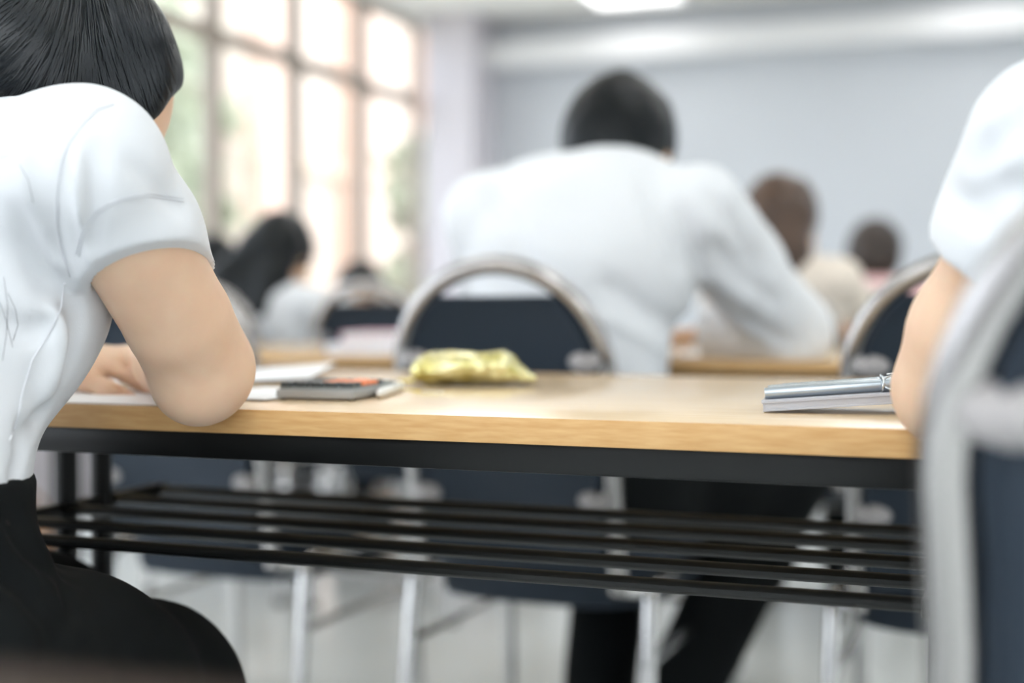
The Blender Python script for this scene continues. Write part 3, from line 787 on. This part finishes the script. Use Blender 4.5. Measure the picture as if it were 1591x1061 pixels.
# folds: long drapes from the armpit down to the waist, pull lines on the sleeve
bv = surf_now(f)
for pp, amp, wid in (
    (((96, 240), (84, 330), (92, 400), (112, 440)), .0045, .006),
    (((66, 180), (60, 260), (70, 340), (92, 400)), .0020, .010),
    (((100, 260), (106, 330), (118, 400), (130, 440)), .0040, .005),
    (((118, 250), (122, 330), (132, 420)), -.0022, .008),
    (((150, 230), (140, 330), (125, 420)), .0018, .009),
    (((100, 440), (120, 500), (100, 580)), .0028, .010),
    (((85, 470), (100, 540), (70, 610)), -.0025, .010),
    (((30, 330), (60, 420), (95, 470)), .0018, .010),
    (((5, 500), (45, 520), (90, 500)), .0015, .010),
    (((30, 690), (55, 660), (70, 640)), .003, .007),
    (((20, 740), (35, 700), (32, 660)), .003, .006),
    (((200, 250), (250, 300), (285, 330)), .0010, .008)):
    q = hits(pp, bv)
    if len(q) > 1: amp *= 1.45; ridge(f, q, amp, wid); RIDGES.append((q, amp, wid))
for i in range(9):                              # gathers beside the armhole seam
    y_ = 195 + i * 24; q = hits(((72 + abs(i - 4) * 3, y_ + 10), (92 + (abs(i - 4) ** 2) * 1.2, y_)), bv)
    if len(q) > 1: ridge(f, q, .0024, .0036); RIDGES.append((q, .0024, .0036))
f.F += .0012 * snoise(g, 45, 21) + .0004 * snoise(g, 120, 22)
# hem planes
h3 = [W(152, 462, 1.115), hit(226, 378, bv), W(322, 408, 1.135)]
print('HEM', h3)
hn = (h3[1] - h3[0]).cross(h3[2] - h3[0]).normalized()
ad = (E1 - S1).normalized()
if hn.dot(ad) < 0: hn = -hn
HN1, HP1 = hn, h3[0]
c = S1.lerp(E1, .60)
gd = (g[0] - HP1.x) * hn.x + (g[1] - HP1.y) * hn.y + (g[2] - HP1.z) * hn.z
ga = (g[0] - c.x) * ad.x + (g[1] - c.y) * ad.y + (g[2] - c.z) * ad.z
rr = np.sqrt(np.maximum((g[0] - c.x) ** 2 + (g[1] - c.y) ** 2 + (g[2] - c.z) ** 2 - ga ** 2, 0))
f.F = np.maximum(f.F, np.where(rr < .085, gd, -1))
inner = Field(lo_s, hi_s, .0026); inner.chain([S1.lerp(E1, .35), S1.lerp(E1, 1.0)], [.0450, .0462], 0)
f.F = np.maximum(f.F, -inner.F)
body_ = Field(lo_s, hi_s, .0026); torso1(body_); body_.F -= .012                 # the trunk again: the sleeve cut must not open it
body_.ocone(WA1 + Vector((.004, .0, .02)), WA1 + Vector((.006, .0, -.012)), (.128, .104), (.124, .100), side1, .03)
for q in RIDGES: ridge(body_, *q)
body_.F += .0012 * snoise(g, 45, 21) + .0004 * snoise(g, 120, 22)
f.F = np.minimum(f.F, body_.F)
inner = None
c = SL1.lerp(EL1, .60); d = (EL1 - SL1).normalized()
gd = (g[0] - c.x) * d.x + (g[1] - c.y) * d.y + (g[2] - c.z) * d.z
rr = np.sqrt(np.maximum((g[0] - c.x) ** 2 + (g[1] - c.y) ** 2 + (g[2] - c.z) ** 2 - gd ** 2, 0))
f.F = np.maximum(f.F, np.minimum(gd, .085 - rr))
f.cone(N1 + Vector((0, -.01, .02)), N1 + Vector((0, .02, .12)), .055, .060, .003, op='cut')
f.plane_cut(WA1 + Vector((0, 0, -.046)), (.10, .0, -1))
V, Q = f.mesh(2)
# the sleeve must not swallow the bare arm: keep as is
shirt1 = mesh_obj('shirt', V, Q, M['shirt'], g1, off=G1)
bv = BVHTree.FromPolygons(V.tolist(), Q.tolist())
def seam(pp, r=.0007, m='stitch', lift=.0006, par=None, sub=10, name='seam'):
    q = hits(pp, bv, lift, sub)
    q = [p for i, p in enumerate(q) if i == 0 or (p - q[i - 1]).length < .03]
    if len(q) > 2:
        q2 = [q[0]] + [(q[i - 1] + q[i] * 2 + q[i + 1]) / 4 for i in range(1, len(q) - 1)] + [q[-1]]
        MB().tube(q2, r, 6).build(name, M[m], par or shirt1, off=G1)
seam(((176, 162), (150, 170), (128, 192), (108, 220), (95, 250), (88, 300), (88, 345), (95, 390), (108, 430)), .0009)
seam(((0, 155), (30, 151), (70, 152), (100, 160), (120, 175)), .0006)
seam(((118, 395), (127, 360), (150, 328), (185, 308), (230, 300), (285, 308)), .0005)
seam(((122, 398), (131, 364), (153, 332), (187, 313), (231, 305), (286, 313)), .0005)
seam(((100, 440), (95, 480), (75, 520), (50, 560), (35, 610), (28, 650), (15, 685)), .0009)
f = Field(lo, hi, .006)                     # belt and trousers
f.ocone(PE1, WA1 + Vector((0, 0, -.01)), (.160, .122), (.134, .110), side1, .04); torso1(f, .006)
for (a_, b_, c_) in ((HIP_R, KN_R, AN_R), (HIP_L, KN_L, AN_L)):
    f.chain([a_, a_.lerp(b_, .5), b_], [.112, .104, .086], .05); f.chain([b_, b_.lerp(c_, .3), c_], [.075, .068, .052], .06)
f.F -= .004
f.F += .003 * snoise(f.grid(), 40, 5)
bt = surf_now(f)
for pp, amp, wid in ((((20, 800), (45, 850), (90, 885)), .003, .012), (((100, 880), (112, 940), (100, 1020)), .004, .010), (((75, 890), (95, 950), (80, 1040)), .003, .008), (((0, 880), (40, 900), (80, 960)), .004, .012)):
    q = hits(pp, bt)
    if len(q) > 1: ridge(f, q, amp, wid)
f.plane_cut(WA1 + Vector((0, 0, -.006)), (0, 0, 1)); f.plane_cut((0, 0, .09), (0, 0, -1))
V, Q = f.mesh(2); tr1 = mesh_obj('trousers', V, Q, M['trouser'], g1, off=G1)
f = Field(lo, hi, .006); torso1(f, .017); f.plane_cut(WA1 + Vector((0, 0, -.014)), (0, 0, 1)); f.plane_cut(WA1 + Vector((0, 0, -.046)), (0, 0, -1))
V, Q = f.mesh(1); mesh_obj('belt', V, Q, M['belt'], g1, off=G1)
for (A, K, Hh) in ((AN_R, KN_R, HIP_R), (AN_L, KN_L, HIP_L)):
    fd = nrm(Vector((K.x - Hh.x, K.y - Hh.y, 0))); f = Field(np.array(A) - .26, np.array(A) + .26, .007)
    f.chain([Vector((A.x, A.y, .05)) - fd * .03, Vector((A.x, A.y, .040)) + fd * .08, Vector((A.x, A.y, .03)) + fd * .16], [.040, .038, .026], .03)
    f.plane_cut((0, 0, .002), (0, 0, -1)); V, Q = f.mesh(1); mesh_obj('shoe', V, Q, M['shoe'], g1, off=G1)
# hair: cap with a fall over the far shoulder
sdv, fwv, upv = AX1
f = Field(np.array(HC1) - .30, np.array(HC1) + .20, .0045)
f.ell(P1(0, -.016, .024), (.094, .110, .104), R1, .01)
f.ell(P1(0, -.050, -.02), (.086, .075, .090), R1, .03)
f.ell(P1(.052, .016, -.030), (.032, .040, .062), R1, .03); f.ell(P1(-.052, .016, -.030), (.032, .040, .062), R1, .03)
f.ell(P1(0, .112, -.045), (.066, .080, .085), R1, .010, op='cut'); f.plane_cut(W(245, 174, 1.22), (-.15, .45, -.85), .012)
for q in range(5):
    a = P1(-.03 - .012 * q, -.07, -.01 - .01 * q)
    f.chain([a, W(40 - q * 22, 95 + q * 6, 1.13), W(-60 - q * 30, 165 + q * 12, 1.10), W(-190 - q * 22, 330, 1.12)], [.036, .034, .030, .014], .03)
f.F += .002 * snoise(f.grid(), 90, 9)
V, Q = f.mesh(2); hair1 = mesh_obj('hair', V, Q, M['hair'], g1, off=G1)
bh = BVHTree.FromPolygons(V.tolist(), Q.tolist())
rs = np.random.RandomState(4); sm = MB(); cnt = 0
crown = (120, -70)
for i in range(900):                            # combed strands, falling from the crown
    x0 = rs.uniform(-60, 245); y0 = rs.uniform(-60, 110)
    # flow field: right half falls down/right, left half sweeps to lower left
    x, y = x0, y0; pp = [(x, y)]
    w = (x0 - 150) / 100
    for s_ in range(7):
        ang = math.radians(78) if w > 0 else math.radians(78 + min(1, -w) * 65)
        ang += rs.uniform(-.10, .10) - .06 * s_ * (1 if w < 0 else -1) * 0
        x += math.cos(ang) * 14 + (w > 0) * 1.5; y += math.sin(ang) * 14; pp.append((x, y))
    q = hits(pp, bh, .0006, 2)
    q = [p for j, p in enumerate(q) if j == 0 or (p - q[j - 1]).length < .02]
    if len(q) > 4: sm.tube(q, [.0002 + .00045 * math.sin(math.pi * j / (len(q) - 1)) for j in range(len(q))], 4, cap=False); cnt += 1
so = sm.build('hair_strands', M['strand'], hair1, off=G1); so['kind'] = 'stuff'
lm = MB()                                        # a few loose hairs lying on the shirt
for pp in (((12, 455), (24, 480), (28, 505), (20, 530)), ((0, 470), (10, 500), (20, 540)), ((6, 430), (12, 475), (10, 520), (4, 560)), ((30, 255), (44, 280), (52, 315)), ((75, 130), (92, 150), (98, 165)), ((0, 245), (14, 242))):
    q = hits(pp, bv, .0006, 6)
    if len(q) > 2: lm.tube(q, .00014, 4)
lo_ = lm.build('loose_hairs', M['strand'], hair1, off=G1); lo_['kind'] = 'stuff'

# ------------------------------------------------------------------ the student at the right edge
S2 = Vector((.005, .855, .985)); E2 = Vector((-.052, 1.035, .775))
S2 = W(1640, 222, .88); E2 = W(1480, 605, 1.0); WR2 = E2 + Vector((.12, .235, .012))
G2 = Vector((.17, .85, 0)); g2 = root_thing(G2, 'student at the right edge, bare forearm and white sleeve behind the big chair back')
SR2 = Vector((.34, .90, .96)); ER2 = Vector((.42, .93, .70)); WRR = Vector((.28, 1.00, .62))
N2 = Vector((.175, .92, 1.03)); C2 = Vector((.175, .875, .87)); WA2 = Vector((.17, .84, .72)); PE2 = Vector((.17, .82, .56)); H2 = Vector((.175, 1.0, 1.13))
lo, hi = np.array([-.20, .50, -.01]), np.array([.62, 1.55, 1.36]); side2 = SR2 - S2
def torso2(f):
    f.ocone(PE2, WA2, (.15, .112), (.118, .092), side2, .04); f.ocone(WA2, C2, (.118, .092), (.13, .1), side2, .04)
    f.ocone(C2, C2.lerp((S2 + SR2) / 2, .8), (.13, .1), (.115, .062), side2, .05)
    f.cone(N2 + Vector((0, -.01, -.03)), S2, .05, .038, .04); f.cone(N2 + Vector((0, -.01, -.03)), SR2, .05, .048, .04)
f = Field(lo, hi, .006); torso2(f); f.F += .009
f.chain([S2, S2.lerp(E2, .35), S2.lerp(E2, .75), E2 + Vector((0, 0, .004))], [.030, .040, .0445, .040], .02)
f.ell(E2 + Vector((0, -.008, -.008)), (.028, .024, .026), None, .025)
f.chain([E2, E2.lerp(WR2, .25), WR2], [.038, .037, .024], .02); f.chain([SR2, ER2, ER2.lerp(WRR, .3), WRR], [.046, .037, .036, .024], .02)
f.cone(N2, H2, .05, .048, .03); P2, R2, AX2 = head(f, H2, (0, .85, -.5), (0, .5, .85))
L2 = [(Vector((.09, .83, .54)), Vector((.07, 1.24, .50)), Vector((.07, 1.15, .1))), (Vector((.25, .83, .54)), Vector((.28, 1.24, .50)), Vector((.28, 1.15, .1)))]
for a_, b_, c_ in L2: f.chain([a_, a_.lerp(b_, .5), b_, b_.lerp(c_, .3), c_], [.09, .075, .056, .05, .034], .03)
hand(f, WR2, (.3, .95, -.05), (0, 0, 1), 1, curl=(.5, .5, .4)); hand(f, WRR, (-.6, .7, -.2), (.2, 0, 1), -1)
V, Q = f.mesh(2); mesh_obj('body', V, Q, M['skin'], g2, off=G2); eyes(P2, g2, G2)
f = Field(lo, hi, .0048); torso2(f); g = f.grid(); f.F -= .012
f.chain([S2, S2.lerp(E2, .30), S2.lerp(E2, .66)], [.044, .051, .057], .03); f.chain([SR2, SR2.lerp(ER2, .62)], [.056, .056], .022)
f.F += .0045 * snoise(g, 48, 31)
bv2 = surf_now(f)
for pp, amp, wid in ((((1500, 330), (1540, 300), (1590, 290)), .004, .009), (((1520, 250), (1560, 210), (1590, 180)), .004, .009), (((1470, 300), (1500, 320), (1530, 350)), .003, .008), (((1530, 140), (1560, 130), (1590, 110)), .004, .008)):
    q = hits(pp, bv2)
    if len(q) > 1: ridge(f, q, amp, wid)
h3 = [W(1434, 368, .93), W(1500, 425, .86), W(1590, 400, .90)]
c = S2.lerp(E2, .43); d = ((E2 - S2).normalized())
gd = (g[0] - c.x) * d.x + (g[1] - c.y) * d.y + (g[2] - c.z) * d.z
rr = np.sqrt(np.maximum((g[0] - c.x) ** 2 + (g[1] - c.y) ** 2 + (g[2] - c.z) ** 2 - gd ** 2, 0))
f.F = np.maximum(f.F, np.minimum(gd, .095 - rr))
inner = Field(lo, hi, .0048); inner.chain([S2.lerp(E2, .35), S2.lerp(E2, 1.0)], [.044, .050], 0); f.F = np.maximum(f.F, -inner.F)
c = SR2.lerp(ER2, .60); d = (ER2 - SR2).normalized(); gd = (g[0] - c.x) * d.x + (g[1] - c.y) * d.y + (g[2] - c.z) * d.z
rr = np.sqrt(np.maximum((g[0] - c.x) ** 2 + (g[1] - c.y) ** 2 + (g[2] - c.z) ** 2 - gd ** 2, 0)); f.F = np.maximum(f.F, np.minimum(gd, .095 - rr))
f.cone(N2, N2 + Vector((0, .02, .12)), .055, .06, .003, op='cut'); f.plane_cut(WA2 + Vector((0, 0, -.03)), (0, 0, -1))
V, Q = f.mesh(2); mesh_obj('shirt', V, Q, M['shirt'], g2, off=G2)
f = Field(lo, hi, .008); f.ocone(PE2, WA2, (.16, .12), (.124, .098), side2, .04)
for a_, b_, c_ in L2: f.chain([a_, a_.lerp(b_, .5), b_], [.104, .09, .07], .05); f.chain([b_, c_], [.066, .05], .03)
f.plane_cut((0, 0, .09), (0, 0, -1)); V, Q = f.mesh(1); mesh_obj('trousers', V, Q, M['trouser'], g2, off=G2)
f = Field(np.array(H2) - .25, np.array(H2) + .2, .007)
f.ell(P2(0, -.018, .028), (.088, .106, .098), R2, .01); f.ell(P2(0, -.05, -.02), (.082, .07, .09), R2, .03); f.ell(P2(0, .112, -.045), (.068, .082, .085), R2, .02, op='cut')
V, Q = f.mesh(1); mesh_obj('hair', V, Q, M['hair'], g2, off=G2)
for a_, b_, A in L2:
    f = Field(np.array(A) - .26, np.array(A) + .26, .008); f.chain([(A.x, A.y - .03, .05), (A.x, A.y + .08, .04), (A.x, A.y + .16, .03)], [.04, .038, .026], .03)
    f.plane_cut((0, 0, .002), (0, 0, -1)); V, Q = f.mesh(1); mesh_obj('shoe', V, Q, M['shoe'], g2, off=G2)

# ------------------------------------------------------------------ things on the sharp desk
ZT = .7502
def sheet(c, sx, sy, rz, label, lift=None, th=.0006, z=ZT, n=14, name='paper_sheet'):
    t_ = MB(); R = Matrix.Rotation(rz, 3, 'Z'); top = []; bot = []
    for i in range(n + 1):
        for j in range(n + 1):
            u, v = i / n, j / n; p = R @ Vector(((u - .5) * sx, (v - .5) * sy, 0)); h_ = lift(u, v) if lift else 0
            top.append(Vector((p.x, p.y, h_ + th))); bot.append(Vector((p.x, p.y, h_)))
    m = n + 1; fs = []
    for i in range(n):
        for j in range(n): fs.append((i * m + j, (i + 1) * m + j, (i + 1) * m + j + 1, i * m + j + 1))
    N_ = m * m; fb = [tuple(N_ + k_ for k_ in reversed(f_)) for f_ in fs]
    ring = [i * m for i in range(m)] + [n * m + j for j in range(1, m)] + [i * m + n for i in range(n - 1, -1, -1)] + [j for j in range(n - 1, 0, -1)]
    fr_ = [(ring[k_], ring[k_ - 1], ring[k_ - 1] + N_, ring[k_] + N_) for k_ in range(len(ring))]
    o = mesh_obj(name, top + bot, fs + fb + fr_, M['paper']); o.location = (c[0], c[1], z)
    return tag(o, label, 'paper')
sheet((-.868, 1.158), .30, .205, math.radians(3), 'white exam paper flat at the desk edge, under the elbow and hand', th=.0012)
sheet((-.745, 1.235), .12, .17, math.radians(-4), 'small white sheet between the elbow and the calculator', th=.0010, z=ZT + .0014)
sheet((-.985, 1.535), .26, .30, math.radians(22), 'white sheet with a raised corner behind the elbow', th=.0008,
      lift=lambda u, v: .012 * max(0, u - .35) ** 1.5 * (1 + v) + .0008)
# small black eraser beside the hand
e = MB().box((0, 0, .007), (.022, .016, .014), bev=.003).build('eraser', M['black_plastic']); p = W(121, 598, 1.50); e.location = (p.x, p.y, ZT + .0012)
tag(e, 'small black eraser on the paper between the shirt and the hand', 'eraser')
# calculator
cx0 = on_z(528, 605, .757)
calc = thing('calculator', 'grey calculator with dark and orange keys on the desk', 'calculator', (cx0.x, cx0.y, ZT), math.radians(7))
cb = MB(); cb.box((0, 0, .006), (.082, .140, .009), bev=.0035); cb.build('case', M['calc'], calc)
MB().box((0, 0, .0115), (.076, .134, .003), bev=.001).build('face_plate', M['calc_face'], calc)
MB().box((0, .050, .0135), (.070, .026, .0012), bev=.0005).build('display', M['silver'], calc)
for r_ in range(6):
    for c_ in range(5):
        w_ = .0125; x = (c_ - 2) * .0158; yk = -.060 + r_ * .0165
        orange = (r_ in (2, 3, 4) and c_ in (2, 3, 4)) or (r_ == 5 and c_ == 3)
        MB().box((x, yk, .0148), (w_, .0105, .0042), bev=.0014).build('key', M['key_orange' if orange else 'key'], calc)
for sx in (-1, 1):
    for sy in (-1, 1): MB().sphere((sx * .036, sy * .062, .0012), (.004, .004, .0016), 8, 5).build('foot', M['rubber'], calc)
# white pen beside it
def pen(a, b, r, m, label, cap_m=None, name='pen', tip=.012, clip=True, cat='pen', group=None, blunt=.3):
    a, b = Vector(a), Vector(b); d = (b - a).normalized(); L = (b - a).length
    t = thing(name, label, cat, a, 0, group)
    q = [Vector((0, 0, 0)), d * tip * .5, d * tip, d * (L * .62), d * (L - .006), d * L]
    MB().tube(q, [r * blunt, r * max(.7, blunt), r, r, r, r * .8], 14).build('barrel', m, t)
    MB().tube([d * L * .60, d * L * .603, d * (L - .002), d * L], [r * 1.02, r * 1.14, r * 1.14, r * .7], 14).build('cap', cap_m or m, t)
    if clip:
        up = Vector((0, -.3, 1)); up = (up - d * up.dot(d)).normalized(); c0 = d * (L * .68) + up * (r * 1.5)
        MB().tube([d * (L - .006) + up * r * 1.1, d * (L - .006) + up * r * 1.6, c0 + up * .0002, c0 - d * .004], .0009, 6).build('clip', M['chrome'], t)
    return t
p0 = on_z(588, 613, .7545); pen((p0.x, p0.y, ZT + .0050), (p0.x - .040, p0.y + .135, ZT + .0050), .0048, M['white_plastic'], 'white pen lying against the calculator', name='pen', clip=False)
# gold foil packet
fb = on_z(728, 600, ZT)
f = Field((-.09, -.05, -.005), (.10, .06, .07), .0022)
g = f.grid()
f.ocone((-.048, 0, .020), (.030, 0, .022), (.034, .019), (.032, .019), (0, 1, 0), .01)
f.ocone((.030, 0, .020), (.070, 0, .008), (.030, .015), (.020, .004), (0, 1, 0), .01)
f.ocone((-.055, 0, .018), (-.062, 0, .018), (.030, .018), (.030, .013), (0, 1, 0), .01)
f.F += .0040 * np.abs(snoise(g, 110, 3)) + .0034 * np.abs(snoise(g, 190, 8)) - .0022
f.plane_cut((0, 0, 0.0006), (0, 0, -1), .002)
V, Q = f.mesh(1); pk = mesh_obj('snack_packet', V, Q, M['foil'], smooth=False); dm = pk.modifiers.new('crinkle', 'DECIMATE'); dm.ratio = .035; pk.location = (fb.x, fb.y + .02, ZT); pk.rotation_euler = (0, 0, math.radians(16))
tag(pk, 'crumpled gold foil packet on the desk, left of the middle', 'packet')
rb = MB(); rs = np.random.RandomState(5)
for i in range(3):
    pts = [Vector((-.058 - .006 * j, -.010 + .008 * i + .004 * math.sin(j * 1.3 + i), .004 + .003 * abs(math.sin(j + i)))) for j in range(6)]
    rb.tube(pts, .0035, 6, ry=.0010, ref=(0, 1, .2))
r_ = rb.build('torn_strip', M['yellow'], pk)
for i in range(2):
    q = on_z(640 + i * 32, 607 + i * 2, ZT); s_ = MB().box((0, 0, .0004), (.034, .004, .0008), Matrix.Rotation(math.radians(-38 + 14 * i), 3, 'Z')).build('wrapper_strip', M['yellow' if i == 0 else 'white_plastic'], None)
    s_.location = (q.x, q.y, ZT); tag(s_, ['thin yellow scrap of film left of the gold packet', 'thin pale scrap of film in front of the gold packet'][i], 'scrap')

# clear case leaning, with a bundle of pens
base = on_z(1186, 641, ZT)
tilt = Matrix.Rotation(math.radians(-4.5), 3, 'Y'); yw = Matrix.Rotation(math.radians(6), 3, 'Z')
cc = thing('plastic_case', 'clear plastic case propped on the desk at the right, under silver pens', 'case', (base.x, base.y, ZT + .0004))
cc.rotation_euler = (0, math.radians(-4.5), math.radians(7))
MB().box((.095, .040, .0012), (.19, .08, .0020), bev=.0008).build('case_base', M['clear_edge'], cc)
wl = MB(); 
for yy in (.0012, .0788): wl.box((.095, yy, .0055), (.19, .0016, .0085), bev=.0006)
for xx in (.001, .189): wl.box((xx, .04, .0055), (.0016, .08, .0085), bev=.0006)
wl.build('case_wall', M['clear_edge'], cc)
MB().box((.095, .040, .0098), (.191, .081, .0016), bev=.0008).build('lid', M['clear'], cc)
MB().box((.095, .0000, .0090), (.192, .003, .0032), bev=.0012).build('lid_rim', M['clear_edge'], cc)
MB().box((.178, .040, -.0065), (.010, .05, .0130), bev=.001).build('hinge_block', M['clear_edge'], cc)
RC = Matrix.Rotation(math.radians(7), 3, 'Z') @ Matrix.Rotation(math.radians(-4.5), 3, 'Y'); C0 = Vector((base.x, base.y, ZT + .0004))
cp = lambda x, y, z: C0 + RC @ Vector((x, y, z))
for i, (yy, zz, m, r, x0, x1) in enumerate(((.006, .0158, 'silver', .0052, .002, .165), (.0175, .0163, 'silver2', .0055, .006, .168), (.029, .0163, 'silver', .0055, .004, .160), (.041, .0163, 'silver2', .0055, .014, .172), (.0535, .0160, 'silver', .0050, .018, .170))):
    pen(cp(x0, yy, zz), cp(x1, yy + .012, zz + (.010 if i == 4 else .002) * 0 + .0), r, M[m],
        ['silver pen nearest the desk edge in the bundle on the clear case', 'second pale pen of the bundle on the clear case', 'middle silver pen of the bundle on the clear case', 'fourth pen of the bundle on the clear case, pale', 'rearmost silver pen of the bundle on the clear case'][i], group='pens bundled on the clear case', blunt=.92, tip=.003)
bd_ = MB(); ring = [cp(.102 + .001 * math.sin(a * 3), .027 + .030 * math.cos(a), .0168 + .0072 * math.sin(a)) for a in np.linspace(0, 2 * math.pi, 28, endpoint=False)]
bd_.tube(ring, .0011, 6, closed=True)
loop = [cp(.112 + .010 * math.cos(a), .000 + .004 * math.sin(a), .0185 + .006 * math.sin(a)) for a in np.linspace(0, 2 * math.pi, 20, endpoint=False)]
bd_.tube(loop, .0008, 6, closed=True)
tag(bd_.build('elastic_band', M['silver2'], None), 'thin clear band tied round the pens on the case', 'band')

# ------------------------------------------------------------------ things on and under the farther desks
for i, (dx, m, z0, w_) in enumerate(((0, 'book_blue', 0, .15), (.02, 'book_pink', .022, .14))):
    bk = thing('book', ['blue book under the pink one on the next desk', 'pink book on top of the blue one on the next desk'][i], 'book', (-1.27 + dx, 2.56, .7503 + z0), math.radians(5 + 7 * i), 'books on the next desk')
    c_ = MB(); c_.box((0, 0, .001), (w_, .2, .002)).box((0, 0, .021), (w_, .2, .002)).box((-w_ / 2 + .001, 0, .011), (.002, .2, .021)); c_.build('cover', M[m], bk, False)
    MB().box((.001, 0, .011), (w_ - .006, .194, .0178)).build('pages', M['paper'], bk, False)
sheet((-.55, 2.72), .21, .28, .2, 'white paper on the desk before the broad-shouldered man', z=.7503)
# bags on the floor
def bag(loc, m, label, s=1.0):
    t = thing('bag', label, 'bag', loc); f = Field((-.22 * s, -.14 * s, -.02), (.22 * s, .14 * s, .34 * s), .009)
    f.ocone((0, 0, .09 * s), (0, 0, .19 * s), (.15 * s, .085 * s), (.12 * s, .055 * s), (1, 0, 0), .03); f.plane_cut((0, 0, .003), (0, 0, -1)); f.F += .003 * snoise(f.grid(), 40, 2)
    V, Q = f.mesh(1); mesh_obj('bag_body', V, Q, M[m], t)
    for q in (-.03, .03): MB().tube([(-.08 * s, q, .22 * s), (-.06 * s, q, .30 * s), (0, q, .34 * s), (.06 * s, q, .30 * s), (.08 * s, q, .22 * s)], .007, 8).build('handle', M[m], t)
bag((-2.05, 4.1, 0), 'brown_bag', 'brown bag on the floor beyond the sharp desk, left of the man')
bag((-2.75, 3.2, 0), 'brown_bag', 'brown bag on the floor at the left, seen above the tube shelf', .9)
bag((-.15, 4.3, 0), 'bag', 'dark bag on the far floor at the right', .8)
